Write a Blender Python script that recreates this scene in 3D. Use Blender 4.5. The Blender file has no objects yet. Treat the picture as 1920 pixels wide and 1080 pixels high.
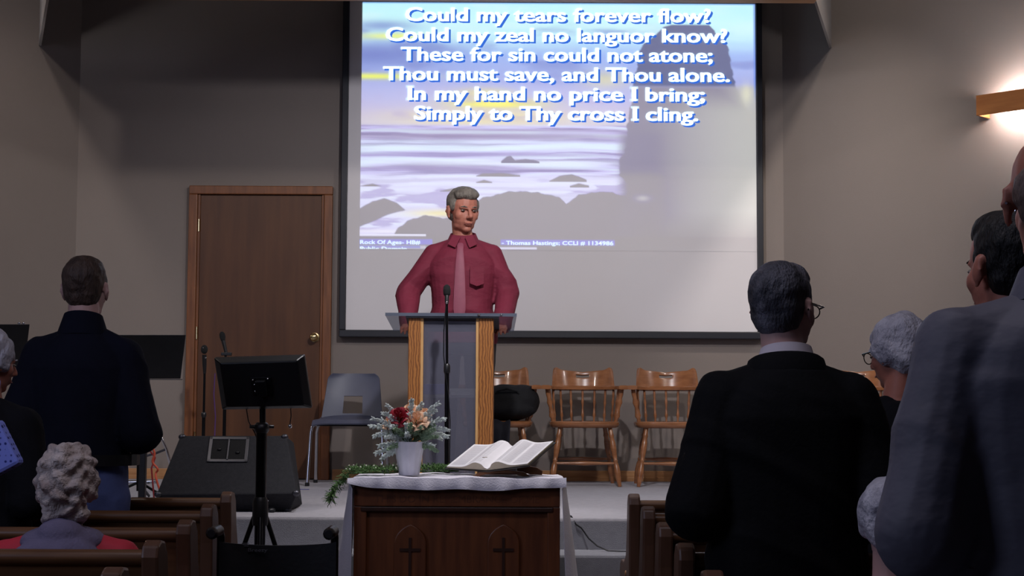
import bpy, math, random
import numpy as np
import bmesh
from mathutils import Vector, Matrix, Euler, noise

random.seed(7)
rng = np.random.RandomState(5)
S = bpy.context.scene
C = S.collection
# ------------------------------------------------------------------ camera, world, lights, exposure
F = 2900.0
CAM = Vector((0, 0, 1.30))
cam_data = bpy.data.cameras.new('camera')
cam_data.sensor_width = 36.0
cam_data.lens = 36.0 * F / 1920.0
cam_data.clip_start = 0.05
cam = bpy.data.objects.new('camera', cam_data)
C.objects.link(cam)
PITCH = math.atan(217.0 / F)
RM = Matrix.Rotation(math.pi / 2 + PITCH, 3, 'X') @ Matrix.Rotation(math.radians(0.3), 3, 'Z')
cam.matrix_world = Matrix.Translation(CAM) @ RM.to_4x4()
S.camera = cam

w = bpy.data.worlds.new('world')
w.use_nodes = True
w.node_tree.nodes['Background'].inputs[0].default_value = (0.62, 0.68, 1.0, 1)
w.node_tree.nodes['Background'].inputs[1].default_value = 0.02
S.world = w
S.view_settings.view_transform = 'Standard'
S.view_settings.look = 'None'
S.view_settings.gamma = 1.0
S.view_settings.use_curve_mapping = False
S.view_settings.exposure = 0.0


def spot(name, loc, target, power, size, blend, radius, col):
    l = bpy.data.lights.new(name, 'SPOT')
    l.energy = power
    l.spot_size = math.radians(size)
    l.spot_blend = blend
    l.shadow_soft_size = radius
    l.color = col
    o = bpy.data.objects.new(name, l)
    C.objects.link(o)
    o.location = loc
    o.rotation_euler = (Vector(target) - Vector(loc)).to_track_quat('-Z', 'Y').to_euler()
    return o


def area(name, loc, target, power, sx, sy, col):
    l = bpy.data.lights.new(name, 'AREA')
    l.energy = power
    l.shape = 'RECTANGLE'
    l.size, l.size_y = sx, sy
    l.color = col
    o = bpy.data.objects.new(name, l)
    C.objects.link(o)
    o.location = loc
    o.rotation_euler = (Vector(target) - Vector(loc)).to_track_quat('-Z', 'Y').to_euler()
    return o


# ceiling lamps in front of the chancel, above the lower edge of the light baffle
spot('ceiling_lamp_right', (1.75, 6.9, 4.42), (1.0, 10.2, 1.2), 105, 120, 0.45, 0.07, (1.0, 0.93, 0.86))
spot('ceiling_lamp_left', (-2.75, 6.9, 4.42), (-1.6, 10.2, 1.2), 68, 120, 0.45, 0.07, (1.0, 0.90, 0.82))
spot('hanging_lamp_middle', (0.1, 6.7, 3.77), (0.1, 10.6, 1.2), 255, 100, 0.85, 0.06, (0.98, 0.96, 1.0))
spot('table_fill_spot', (-0.3, 6.9, 4.5), (-0.3, 7.15, 0), 230, 46, 0.7, 0.08, (0.98, 0.96, 1.0))  # added fill spot that brightens the table top and the step edge
spot('wall_washer_right', (2.02, 8.65, 4.45), (2.12, 11.0, 2.35), 130, 62, 1.0, 0.06, (1.0, 0.90, 0.80))
spot('wall_washer_left', (-2.99, 8.69, 4.45), (-3.15, 11.0, 2.5), 55, 66, 1.0, 0.06, (1.0, 0.90, 0.82))
# soft fills added to brighten the dim nave
area('nave_overhead_fill', (-0.4, 3.2, 4.55), (-0.4, 4.2, 0), 38, 2.4, 1.2, (0.92, 0.86, 1.0))
area('nave_side_fill', (-4.2, 1.5, 3.2), (0, 6.5, 0.8), 40, 2.0, 1.6, (0.60, 0.68, 1.0))


def P(px, py, Y):
    """the world point seen at a pixel of the photograph, at depth Y"""
    d = RM @ Vector(((px - 960) / F, (540 - py) / F, -1))
    return CAM + d * (Y / d.y)


def PZ(px, py, z):
    d = RM @ Vector(((px - 960) / F, (540 - py) / F, -1))
    return CAM + d * ((z - CAM.z) / d.z)


# ------------------------------------------------------------------ materials
def lin(c):
    return tuple(((x / 255.0) / 12.92 if x <= 10 else (((x / 255.0) + 0.055) / 1.055) ** 2.4) for x in c)


MATS = {}


def mat(name, rgb, rough=0.7, metal=0.0, var=0.12, nscale=6.0, stretch=(1, 1, 1), bump=0.0, bscale=60.0,
        spec=0.5, kind='noise', rgb2=None, coat=0.0):
    if name in MATS:
        return MATS[name]
    m = bpy.data.materials.new(name)
    m.use_nodes = True
    nt = m.node_tree
    b = nt.nodes['Principled BSDF']
    b.inputs['Roughness'].default_value = rough
    b.inputs['Metallic'].default_value = metal
    b.inputs['Specular IOR Level'].default_value = spec
    b.inputs['Coat Weight'].default_value = coat
    tc = nt.nodes.new('ShaderNodeTexCoord')
    mp = nt.nodes.new('ShaderNodeMapping')
    mp.inputs['Scale'].default_value = stretch
    nt.links.new(tc.outputs['Object'], mp.inputs['Vector'])
    if kind == 'wave':
        tx = nt.nodes.new('ShaderNodeTexWave')
        tx.inputs['Scale'].default_value = nscale
        tx.inputs['Distortion'].default_value = 9.0
        tx.inputs['Detail'].default_value = 3.0
        tx.inputs['Detail Scale'].default_value = 0.8
        out = tx.outputs['Fac']
    elif kind == 'dots':
        tx = nt.nodes.new('ShaderNodeTexVoronoi')
        tx.inputs['Scale'].default_value = nscale
        tx.inputs['Randomness'].default_value = 0.15
        out = tx.outputs['Distance']
    else:
        tx = nt.nodes.new('ShaderNodeTexNoise')
        tx.inputs['Scale'].default_value = nscale
        tx.inputs['Detail'].default_value = 5.0
        out = tx.outputs['Fac']
    nt.links.new(mp.outputs['Vector'], tx.inputs['Vector'])
    r = nt.nodes.new('ShaderNodeValToRGB')
    c = Vector(lin(rgb))
    if rgb2 is None:
        a, d = c * (1 - var), c * (1 + var)
    else:
        a, d = Vector(lin(rgb2)), c
    lo, hi = (0.3, 0.7)
    if kind == 'dots':
        lo, hi = 0.28, 0.36
    r.color_ramp.elements[0].position = lo
    r.color_ramp.elements[1].position = hi
    r.color_ramp.elements[0].color = (*a, 1)
    r.color_ramp.elements[1].color = (*d, 1)
    nt.links.new(out, r.inputs['Fac'])
    nt.links.new(r.outputs['Color'], b.inputs['Base Color'])
    if bump > 0:
        n2 = nt.nodes.new('ShaderNodeTexNoise')
        n2.inputs['Scale'].default_value = bscale
        n2.inputs['Detail'].default_value = 4.0
        nt.links.new(mp.outputs['Vector'], n2.inputs['Vector'])
        bp = nt.nodes.new('ShaderNodeBump')
        bp.inputs['Strength'].default_value = bump
        bp.inputs['Distance'].default_value = 0.01
        nt.links.new(n2.outputs['Fac'], bp.inputs['Height'])
        nt.links.new(bp.outputs['Normal'], b.inputs['Normal'])
    MATS[name] = m
    return m


def emis(name, col, strength):
    m = bpy.data.materials.new(name)
    m.use_nodes = True
    b = m.node_tree.nodes['Principled BSDF']
    b.inputs['Base Color'].default_value = (0.8, 0.8, 0.8, 1)
    b.inputs['Emission Color'].default_value = (*col, 1)
    b.inputs['Emission Strength'].default_value = strength
    return m


def acrylic(name, tint, clear, rough=0.25):
    m = bpy.data.materials.new(name)
    m.use_nodes = True
    nt = m.node_tree
    for n in list(nt.nodes):
        if n.type != 'OUTPUT_MATERIAL':
            nt.nodes.remove(n)
    out = [n for n in nt.nodes if n.type == 'OUTPUT_MATERIAL'][0]
    tr = nt.nodes.new('ShaderNodeBsdfTransparent')
    tr.inputs[0].default_value = (0.80, 0.82, 0.86, 1)
    pb = nt.nodes.new('ShaderNodeBsdfPrincipled')
    nz = nt.nodes.new('ShaderNodeTexNoise')
    nz.inputs['Scale'].default_value = 5
    rp = nt.nodes.new('ShaderNodeValToRGB')
    c = Vector(lin(tint))
    rp.color_ramp.elements[0].color = (*(c * 0.95), 1)
    rp.color_ramp.elements[1].color = (*(c * 1.05), 1)
    nt.links.new(nz.outputs['Fac'], rp.inputs['Fac'])
    nt.links.new(rp.outputs['Color'], pb.inputs['Base Color'])
    pb.inputs['Roughness'].default_value = rough
    mx = nt.nodes.new('ShaderNodeMixShader')
    mx.inputs[0].default_value = 1 - clear
    nt.links.new(tr.outputs[0], mx.inputs[1])
    nt.links.new(pb.outputs[0], mx.inputs[2])
    nt.links.new(mx.outputs[0], out.inputs[0])
    MATS[name] = m
    return m


WALL = mat('wall_paint', (132, 122, 117), 0.85, var=0.03, nscale=1.5, bump=0.08, bscale=180)
CEIL = mat('ceiling_paint', (125, 118, 116), 0.9, var=0.03, nscale=2)
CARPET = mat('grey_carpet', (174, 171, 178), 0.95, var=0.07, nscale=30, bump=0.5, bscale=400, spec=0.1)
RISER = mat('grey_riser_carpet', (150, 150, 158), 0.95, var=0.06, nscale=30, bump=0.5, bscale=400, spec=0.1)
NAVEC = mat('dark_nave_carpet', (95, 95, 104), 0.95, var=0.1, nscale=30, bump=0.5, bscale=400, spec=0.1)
DOORW = mat('door_wood', (96, 60, 34), 0.42, nscale=1.6, stretch=(9, 9, 0.9), rgb2=(78, 47, 26), spec=0.4)
TRIMW = mat('trim_wood', (134, 82, 46), 0.45, nscale=4, stretch=(10, 10, 1), rgb2=(106, 62, 34))
OAK = mat('baseboard_oak', (190, 140, 95), 0.45, nscale=4, stretch=(1, 8, 8), rgb2=(160, 112, 70))
CHAIRW = mat('chair_maple', (164, 110, 74), 0.26, nscale=4, stretch=(2, 2, 8), rgb2=(132, 84, 54), coat=0.5)
PEWW = mat('pew_wood', (116, 80, 52), 0.35, nscale=4, stretch=(1.2, 10, 10), rgb2=(86, 56, 36))
PEWE = mat('pew_end_wood', (96, 66, 50), 0.4, nscale=4, stretch=(10, 8, 1.5), rgb2=(86, 58, 42))
TABW = mat('table_wood', (128, 74, 42), 0.4, nscale=3.0, stretch=(9, 9, 1), rgb2=(98, 54, 32))
TABD = mat('table_wood_dark', (66, 36, 24), 0.45, nscale=4, stretch=(9, 9, 1), rgb2=(50, 28, 18))
POSTW = mat('pulpit_oak', (172, 112, 56), 0.45, nscale=7.0, stretch=(3.0, 1.5, 1.6), kind='wave', rgb2=(128, 78, 38))
POSTE = mat('pulpit_oak_edge', (205, 160, 105), 0.45, var=0.1)
BLACK = mat('black_plastic', (26, 26, 29), 0.38, var=0.2, nscale=20, bump=0.05)
BLACKM = mat('black_metal', (22, 22, 25), 0.3, metal=0.6, var=0.2)
SPKBOX = mat('black_box_carpet', (44, 44, 48), 0.85, var=0.15, nscale=60, bump=0.4, bscale=300, spec=0.25)
CHROME = mat('chrome', (215, 215, 220), 0.16, metal=1.0, var=0.03)
STEEL = mat('dull_steel', (84, 84, 90), 0.38, metal=0.9, var=0.08)
BRASS = mat('brass', (230, 205, 150), 0.2, metal=1.0, var=0.04)
GREYP = mat('grey_plastic', (82, 85, 104), 0.45, var=0.06)
CLOTHW = mat('white_linen', (232, 228, 240), 0.85, var=0.03, nscale=10, bump=0.2, bscale=150)
FRAMEB = mat('screen_frame_black', (30, 31, 40), 0.45, var=0.1)
FABRIC = mat('screen_fabric', (225, 221, 224), 0.9, var=0.015, nscale=2)
ACR = acrylic('clear_acrylic', (130, 138, 155), 0.66, 0.12)
FROST = acrylic('frosted_acrylic', (118, 118, 134), 0.56, 0.35)
SKIN = mat('skin_fair', (205, 150, 128), 0.5, var=0.08, nscale=14, bump=0.1, bscale=90, spec=0.35)
SKINR = mat('skin_ruddy', (176, 112, 94), 0.5, var=0.1, nscale=16, bump=0.1, bscale=90, spec=0.35)
SKINP = mat('skin_pale', (205, 165, 158), 0.5, var=0.08, nscale=14, bump=0.1, bscale=90, spec=0.35)


def hairmat(name, a, b, sc=40, st=(1, 1, 0.35)):
    return mat(name, a, 0.55, nscale=sc, stretch=st, rgb2=b, bump=0.8, bscale=110, spec=0.35)


# ------------------------------------------------------------------ mesh accumulator
class MB:
    def __init__(self):
        self.v, self.f = [], []

    def add(self, v, f):
        o = len(self.v)
        self.v += [tuple(p) for p in v]
        self.f += [tuple(i + o for i in q) for q in f]
        return self

    def box(self, a, b, M=None):
        (x0, y0, z0), (x1, y1, z1) = a, b
        v = [Vector(p) for p in ((x0, y0, z0), (x1, y0, z0), (x1, y1, z0), (x0, y1, z0), (x0, y0, z1), (x1, y0, z1), (x1, y1, z1), (x0, y1, z1))]
        if M is not None:
            v = [M @ p for p in v]
        return self.add(v, [(0, 3, 2, 1), (4, 5, 6, 7), (0, 1, 5, 4), (1, 2, 6, 5), (2, 3, 7, 6), (3, 0, 4, 7)])

    def rings(self, rs, closed=False, caps=True):
        n = len(rs[0])
        o = len(self.v)
        for r in rs:
            self.v += [tuple(p) for p in r]
        m = len(rs)
        for i in range(m if closed else m - 1):
            j = (i + 1) % m
            for k in range(n):
                l = (k + 1) % n
                self.f.append((o + i * n + k, o + i * n + l, o + j * n + l, o + j * n + k))
        if caps and not closed:
            self.f.append(tuple(o + k for k in range(n))[::-1])
            self.f.append(tuple(o + (m - 1) * n + k for k in range(n)))
        return self

    def lathe(self, prof, M=None, n=16):
        rs = []
        for r, z in prof:
            ring = [Vector((r * math.cos(2 * math.pi * k / n), r * math.sin(2 * math.pi * k / n), z)) for k in range(n)]
            rs.append([M @ p for p in ring] if M is not None else ring)
        return self.rings(rs)

    def turned(self, a, b, prof, n=10):
        """a turned rod from a to b; prof = [(t, r), ...]"""
        a, b = Vector(a), Vector(b)
        L = (b - a).length
        M = Matrix.Translation(a) @ (b - a).to_track_quat('Z', 'Y').to_matrix().to_4x4()
        return self.lathe([(r, t * L) for t, r in prof], M, n)

    def rod(self, a, b, r, n=10):
        return self.turned(a, b, [(0, r), (1, r)], n)

    def tube(self, pts, r, n=8):
        pts = [Vector(p) for p in pts]
        rs = []
        up = None
        for i, p in enumerate(pts):
            d = (pts[min(i + 1, len(pts) - 1)] - pts[max(i - 1, 0)]).normalized()
            if up is None:
                up = Vector((0, 0, 1)) if abs(d.z) < 0.9 else Vector((1, 0, 0))
            x = up.cross(d).normalized()
            y = d.cross(x).normalized()
            up = y
            rr = r[i] if isinstance(r, (list, tuple)) else r
            rs.append([p + (x * math.cos(2 * math.pi * k / n) + y * math.sin(2 * math.pi * k / n)) * rr for k in range(n)])
        return self.rings(rs)

    def ell(self, c, r, R=None, n=16, m=10):
        c = Vector(c)
        rs = []
        for i in range(1, m):
            t = math.pi * i / m
            rs.append([Vector((r[0] * math.sin(t) * math.cos(2 * math.pi * k / n), r[1] * math.sin(t) * math.sin(2 * math.pi * k / n), -r[2] * math.cos(t))) for k in range(n)])
        if R is not None:
            rs = [[R @ p for p in q] for q in rs]
            e0, e1 = R @ Vector((0, 0, -r[2])), R @ Vector((0, 0, r[2]))
        else:
            e0, e1 = Vector((0, 0, -r[2])), Vector((0, 0, r[2]))
        o = len(self.v)
        self.rings([[c + p for p in q] for q in rs], caps=False)
        a = len(self.v)
        self.v += [tuple(c + e0), tuple(c + e1)]
        e = o + (m - 2) * n
        for k in range(n):
            l = (k + 1) % n
            self.f.append((a, o + l, o + k))
            self.f.append((a + 1, e + k, e + l))
        return self

    def cone(self, a, b, ra, rb, n=16):
        """a tapered limb with round ends"""
        a, b = Vector(a), Vector(b)
        L = max((b - a).length, 1e-4)
        M = Matrix.Translation(a) @ (b - a).to_track_quat('Z', 'Y').to_matrix().to_4x4()
        pr = []
        for i in range(1, 5):
            t = math.pi / 2 * i / 5
            pr.append((ra * math.sin(t), -ra * math.cos(t)))
        pr += [(ra, 0), (rb, L)]
        for i in range(4, 0, -1):
            t = math.pi / 2 * i / 5
            pr.append((rb * math.sin(t), L + rb * math.cos(t)))
        return self.lathe(pr, M, n)

    def limb(self, pts, rs, n=16):
        for i in range(len(pts) - 1):
            self.cone(pts[i], pts[i + 1], rs[i], rs[i + 1], n)
        return self

    def loft(self, secs, n=28, M=None):
        """secs = [(cx, cy, z, rx, ry)]"""
        rs = []
        for cx, cy, z, rx, ry in secs:
            q = []
            for k in range(n):
                t = 2 * math.pi * k / n
                ct, st = math.cos(t), math.sin(t)
                e = 0.85
                q.append(Vector((cx + rx * math.copysign(abs(ct) ** e, ct), cy + ry * math.copysign(abs(st) ** e, st), z)))
            rs.append([M @ p for p in q] if M is not None else q)
        return self.rings(rs)

    def prism(self, poly, d0, d1, fn):
        """poly of (a, b), fn(a, b, d) gives the point"""
        n = len(poly)
        v = [fn(a, b, d0) for a, b in poly] + [fn(a, b, d1) for a, b in poly]
        f = [tuple(range(n))[::-1], tuple(range(n, 2 * n))]
        f += [(i, (i + 1) % n, n + (i + 1) % n, n + i) for i in range(n)]
        return self.add(v, f)

    def build(self, name, m, parent=None, smooth=False, bevel=0.0, solid=0.0, sub=0):
        me = bpy.data.meshes.new(name)
        me.from_pydata(self.v, [], self.f)
        me.validate()
        me.update()
        o = bpy.data.objects.new(name, me)
        C.objects.link(o)
        if parent is not None:
            o.parent = parent
        me.materials.append(m)
        bmfix(me)
        if solid or bevel or sub:
            if solid:
                q = o.modifiers.new('s', 'SOLIDIFY'); q.thickness = solid; q.offset = 0
            if sub:
                q = o.modifiers.new('u', 'SUBSURF'); q.levels = sub; q.render_levels = sub
            if bevel:
                q = o.modifiers.new('b', 'BEVEL'); q.width = bevel; q.segments = 2; q.limit_method = 'ANGLE'; q.angle_limit = math.radians(40)
            bake(o)
        if smooth:
            shade(o)
        return o


def bmfix(me):
    import bmesh
    b = bmesh.new()
    b.from_mesh(me)
    bmesh.ops.recalc_face_normals(b, faces=b.faces)
    b.to_mesh(me)
    b.free()


def bake(o):
    dg = bpy.context.evaluated_depsgraph_get()
    dg.update()
    me = bpy.data.meshes.new_from_object(o.evaluated_get(dg), depsgraph=dg)
    old = o.data
    o.modifiers.clear()
    me.name = old.name
    o.data = me
    if not me.materials and old.materials:
        me.materials.append(old.materials[0])
    return o


def shade(o, ang=50):
    me = o.data
    me.polygons.foreach_set('use_smooth', [True] * len(me.polygons))
    me.update()
    try:
        me.set_sharp_from_angle(angle=math.radians(ang))
    except Exception:
        pass


def tag(o, label=None, cat=None, group=None, kind=None):
    if label: o['label'] = label
    if cat: o['category'] = cat
    if group: o['group'] = group
    if kind: o['kind'] = kind
    return o


def thing(name, label, cat, loc=(0, 0, 0), rz=0.0, group=None):
    o = bpy.data.objects.new(name, None)
    o.empty_display_size = 0.1
    C.objects.link(o)
    o.location = loc
    o.rotation_euler = (0, 0, rz)
    return tag(o, label, cat, group)


def copy_tree(o, parent=None):
    c = o.copy()
    C.objects.link(c)
    if parent is not None:
        c.parent = parent
    for ch in list(o.children):
        copy_tree(ch, c)
    return c


def fuse(mb, name, m, parent, voxel, smooth=4, fn=None, factor=0.5):
    """join overlapping closed shapes into one continuous surface"""
    me = bpy.data.meshes.new(name)
    me.from_pydata(mb.v, [], mb.f)
    bmfix(me)
    o = bpy.data.objects.new(name, me)
    C.objects.link(o)
    q = o.modifiers.new('r', 'REMESH'); q.mode = 'VOXEL'; q.voxel_size = voxel
    q = o.modifiers.new('s', 'SMOOTH'); q.factor = factor; q.iterations = smooth
    bake(o)
    o.data.materials.clear()
    o.data.materials.append(m)
    if fn is not None:
        me = o.data
        n = len(me.vertices)
        co = np.empty(n * 3); me.vertices.foreach_get('co', co); co = co.reshape(-1, 3)
        no = np.empty(n * 3); me.vertices.foreach_get('normal', no); no = no.reshape(-1, 3)
        co = fn(co, no)
        me.vertices.foreach_set('co', co.ravel())
        me.update()
    me = o.data
    me.polygons.foreach_set('use_smooth', [True] * len(me.polygons))
    if parent is not None:
        o.parent = parent
    return o


def folds(amp, fz=9.0, seed=0, drop=(0.35, 0.2, 1.0), ridged=True):
    r = np.random.RandomState(seed)
    dirs = [np.array(drop) + r.uniform(-0.5, 0.5, 3) for _ in range(3)]
    ph = r.uniform(0, 6, 9)

    def fn(co, no):
        s = np.zeros(len(co))
        for i, d in enumerate(dirs):
            d = d / np.linalg.norm(d)
            k = fz * (1 + 0.6 * i)
            a = co @ d * k * 2 + 1.7 * np.sin(co @ np.roll(d, 1) * k * 0.9 + ph[i]) + 1.3 * np.sin(co[:, 2] * k * 0.55 + ph[i + 3])
            t = np.sin(a)
            t = 1 - 2 * np.abs(t) if ridged else t
            mask = 0.5 + 0.5 * np.sin(co @ np.roll(d, 2) * 5 + ph[i + 6])
            s += t * mask / (1 + i)
        s = np.clip(s, -0.35, 1.2)
        return co + no * (s * amp)[:, None]
    return fn


def curls(amp, k, seed=0):
    ph = np.random.RandomState(seed).uniform(0, 6, 12)

    def fn(co, no):
        x, y, z = co[:, 0], co[:, 1], co[:, 2]
        a = np.sin(x * k + ph[0] + 2 * np.sin(z * k * 0.6 + ph[1])) * np.sin(z * k * 0.9 + ph[2] + 2 * np.sin(y * k * 0.7 + ph[3]))
        b = np.sin(y * k * 1.7 + ph[4] + 2 * np.sin(x * k + ph[5])) * np.sin(z * k * 1.8 + ph[6] + np.sin(x * k * 1.3))
        return co + no * (amp * (a + 0.55 * b))[:, None]
    return fn


# ------------------------------------------------------------------ the room
YB = 11.15       # back wall
BAFFLE_Z = 3.84      # lower edge of the light baffle over the chancel
TOP = 4.62       # nave ceiling
STG = 0.75       # chancel floor
XL, XR = P(141, 500, YB).x, P(1470, 500, YB).x
YE = 7.55        # front edge of the chancel floor
LW, RW = XL - 2.6, XR + 2.6


def struct(o):
    o['kind'] = 'structure'
    return o


def wallseg(name, a, b, z0, z1, t=0.12):
    a, b = Vector(a), Vector(b)
    d = (b - a).normalized()
    nrm = Vector((-d.y, d.x))
    pts = [a, b, b + nrm * t, a + nrm * t]
    m = MB().prism([(p.x, p.y) for p in pts], z0, z1, lambda x, y, z: Vector((x, y, z)))
    return struct(m.build(name, WALL))


wallseg('wall_back', (XR + 0.001, YB), (XL - 0.001, YB), 0, TOP, -0.12)
wallseg('wall_right_angled', (XR, YB), (RW, YB - 2.6), 0, TOP)
wallseg('wall_right', (RW, YB - 2.6), (RW, -2.0), 0, TOP)
wallseg('wall_left_angled', (XL, YB), (LW, YB - 2.6), 0, TOP, -0.12)
wallseg('wall_left', (LW, YB - 2.6), (LW, -2.0), 0, TOP, -0.12)
wallseg('wall_rear', (LW, -2.0), (RW, -2.0), 0, TOP, -0.12)
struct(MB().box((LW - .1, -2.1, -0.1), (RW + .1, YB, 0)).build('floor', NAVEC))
struct(MB().box((LW - .2, -2.2, TOP), (RW + .2, YB + .2, TOP + 0.1)).build('ceiling', CEIL))
# chancel floor and its steps
e = 0.001
stage_poly = [(LW + e, YE), (RW - e, YE), (RW - e, YB - 2.6 - e), (XR, YB - e), (XL, YB - e), (LW + e, YB - 2.6 - e)]
struct(MB().prism(stage_poly, 0.002, STG, lambda x, y, z: Vector((x, y, z))).build('floor_chancel', CARPET, bevel=0.012))
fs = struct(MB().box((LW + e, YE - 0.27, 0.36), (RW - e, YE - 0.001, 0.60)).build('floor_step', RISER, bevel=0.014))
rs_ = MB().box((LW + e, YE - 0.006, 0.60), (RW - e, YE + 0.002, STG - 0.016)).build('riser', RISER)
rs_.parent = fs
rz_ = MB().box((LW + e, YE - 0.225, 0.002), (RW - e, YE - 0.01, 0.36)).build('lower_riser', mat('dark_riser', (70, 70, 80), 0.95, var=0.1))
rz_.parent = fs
# boards added to shield the upper chancel from the lamps, behind a timber valance
BR, BL = 1.80, -2.81
baffle_pts = [(BR, 9.1), (2.22 + 0.06, 10.90), (XR, YB - e), (XL, YB - e), (-3.38 - 0.02, 10.92), (BL, 9.1)]
bk_hd = MB().box((BL, 9.1, BAFFLE_Z), (BR, 9.2, TOP - 0.002))
bk_hd.prism([(BR, 9.2), baffle_pts[1], (baffle_pts[1][0] - 0.015, baffle_pts[1][1] + 0.015), (BR - 0.015, 9.2)], BAFFLE_Z, TOP - 0.002, lambda x, y, z: Vector((x, y, z)))
bk_hd.prism([(BL, 9.2), baffle_pts[4], (baffle_pts[4][0] + 0.015, baffle_pts[4][1] + 0.015), (BL + 0.015, 9.2)], BAFFLE_Z, TOP - 0.002, lambda x, y, z: Vector((x, y, z)))
struct(bk_hd.build('ceiling_light_baffle', CEIL))
VAL = mat('valance_wood', (196, 140, 84), 0.4, nscale=3, stretch=(1, 8, 8), rgb2=(150, 98, 52))
vz = P(1500, 7, 9.1).z
t = struct(MB().box((BL, 9.0, vz), (BR, 9.098, TOP - 0.3)).build('trim_1', VAL, bevel=0.006))

# side bulkheads over the nave walls
# baseboards
for nm, a, b in (('baseboard_back', (-1.28, YB), (XR, YB)), ('baseboard_left', (XL, YB), (-2.36, YB))):
    m = MB()
    m.box((a[0], YB - 0.018, STG), (b[0], YB - e, STG + 0.075))
    m.box((a[0], YB - 0.026, STG), (b[0], YB - e, STG + 0.03))
    struct(m.build(nm, OAK, bevel=0.003))
m = MB()
for (dd, hh) in ((0.018, 0.075), (0.026, 0.03)):
    q = 0.7071 * dd
    m.prism([(XR, YB - e), (RW - e, YB - 2.6), (RW - e - 2 * q, YB - 2.6), (XR, YB - 2 * q)], STG, STG + hh, lambda x, y, z: Vector((x, y, z)))
struct(m.build('baseboard_right', OAK))

# door
dx0, dx1 = P(352, 600, YB).x, P(622, 600, YB).x
dzt = P(480, 350, YB).z
fw = 0.062
door = thing('door_1', None, None, ((dx0 + dx1) / 2, YB - 0.02, STG))
door['kind'] = 'structure'
hw = (dx1 - dx0) / 2
H = dzt - STG
for s in (-1, 1):
    a, b = sorted((s * hw, s * (hw - fw)))
    MB().box((a, -0.03, 0), (b, 0.018, H - fw)).build('door_jamb', TRIMW, door, bevel=0.006)
    a, b = sorted((s * (hw - fw), s * (hw - fw - 0.018)))
    MB().box((a, -0.012, 0), (b, 0.018, H - fw)).build('door_stop', TRIMW, door, bevel=0.003)
MB().box((-hw, -0.03, H - fw), (hw, 0.018, H)).build('door_head', TRIMW, door, bevel=0.006)
MB().box((-hw + fw + .019, 0.0, 0.008), (hw - fw - .019, 0.017, H - fw - 0.004)).build('door_leaf', DOORW, door, bevel=0.002)
kp = P(588, 632, YB - 0.08) - Vector(door.location)
kn = MB()
Mk = Matrix.Translation((kp.x, 0.0, kp.z)) @ Matrix.Rotation(math.pi / 2, 4, 'X')
kn.lathe([(0.034, 0.0), (0.034, 0.006), (0.012, 0.010), (0.011, 0.032), (0.02, 0.038), (0.029, 0.052), (0.028, 0.066), (0.018, 0.076), (0.003, 0.078)], Mk, 24)
kn.build('door_knob', BRASS, door, smooth=True)
hg = P(604, 632, YB)
for zz in (0.25, 1.0, 1.78):
    MB().rod((-hw + fw + 0.012, -0.016, zz), (-hw + fw + 0.012, -0.016, zz + 0.09), 0.007).build('hinge', BRASS, door)

# ------------------------------------------------------------------ projection screen with its picture
YS = YB - 0.07
sc0, sc1 = P(640, 300, YS).x, P(1430, 300, YS).x
zb, zt = P(1030, 634, YS).z, P(1030, -14, YS).z
fx0, fx1 = P(652, 300, YS).x, P(1418.5, 300, YS).x
fz0, fz1 = P(1030, 620.5, YS).z, P(1030, 3.5, YS).z
scr = thing('projection_screen', 'large wall-mounted projection screen in a black frame with hymn words over a seascape', 'projection screen', ((sc0 + sc1) / 2, YS, zb))
ox, oz = (sc0 + sc1) / 2, zb


def L(x, y, z):
    return (x - ox, y - YS, z - oz)


MB().box(L(sc0, YS - 0.02, zb), L(sc1, YB - e, fz0)).build('bottom_frame', FRAMEB, scr, bevel=0.006)
MB().box(L(sc0, YS - 0.02, fz1), L(sc1, YB - e, zt)).build('top_frame', FRAMEB, scr, bevel=0.006)
MB().box(L(sc0, YS - 0.02, fz0), L(fx0, YB - e, fz1)).build('side_frame', FRAMEB, scr, bevel=0.006)
MB().box(L(fx1, YS - 0.02, fz0), L(sc1, YB - e, fz1)).build('side_frame', FRAMEB, scr, bevel=0.006)
MB().box(L(fx0 + e, YS, fz0 + e), L(fx1 - e, YB - 0.01, fz1 - e)).build('screen_fabric', FABRIC, scr)

# picture thrown on the fabric, coloured vertex by vertex
px0, px1, py0, py1 = 677.0, 1417.0, 6.0, 470.0
NX, NY = 494, 310


def vnoise(x, y, seed):
    r = np.random.RandomState(seed)
    g = r.rand(64, 64)
    xi, yi = np.floor(x).astype(int), np.floor(y).astype(int)
    fx, fy = x - xi, y - yi
    fx, fy = fx * fx * (3 - 2 * fx), fy * fy * (3 - 2 * fy)
    a, b = g[yi % 64, xi % 64], g[yi % 64, (xi + 1) % 64]
    c, d = g[(yi + 1) % 64, xi % 64], g[(yi + 1) % 64, (xi + 1) % 64]
    return (a * (1 - fx) + b * fx) * (1 - fy) + (c * (1 - fx) + d * fx) * fy


def fbm(x, y, seed):
    return sum(vnoise(x * 2 ** i, y * 2 ** i, seed + i) / 2 ** (i + 1) for i in range(4)) / 0.9375


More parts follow.
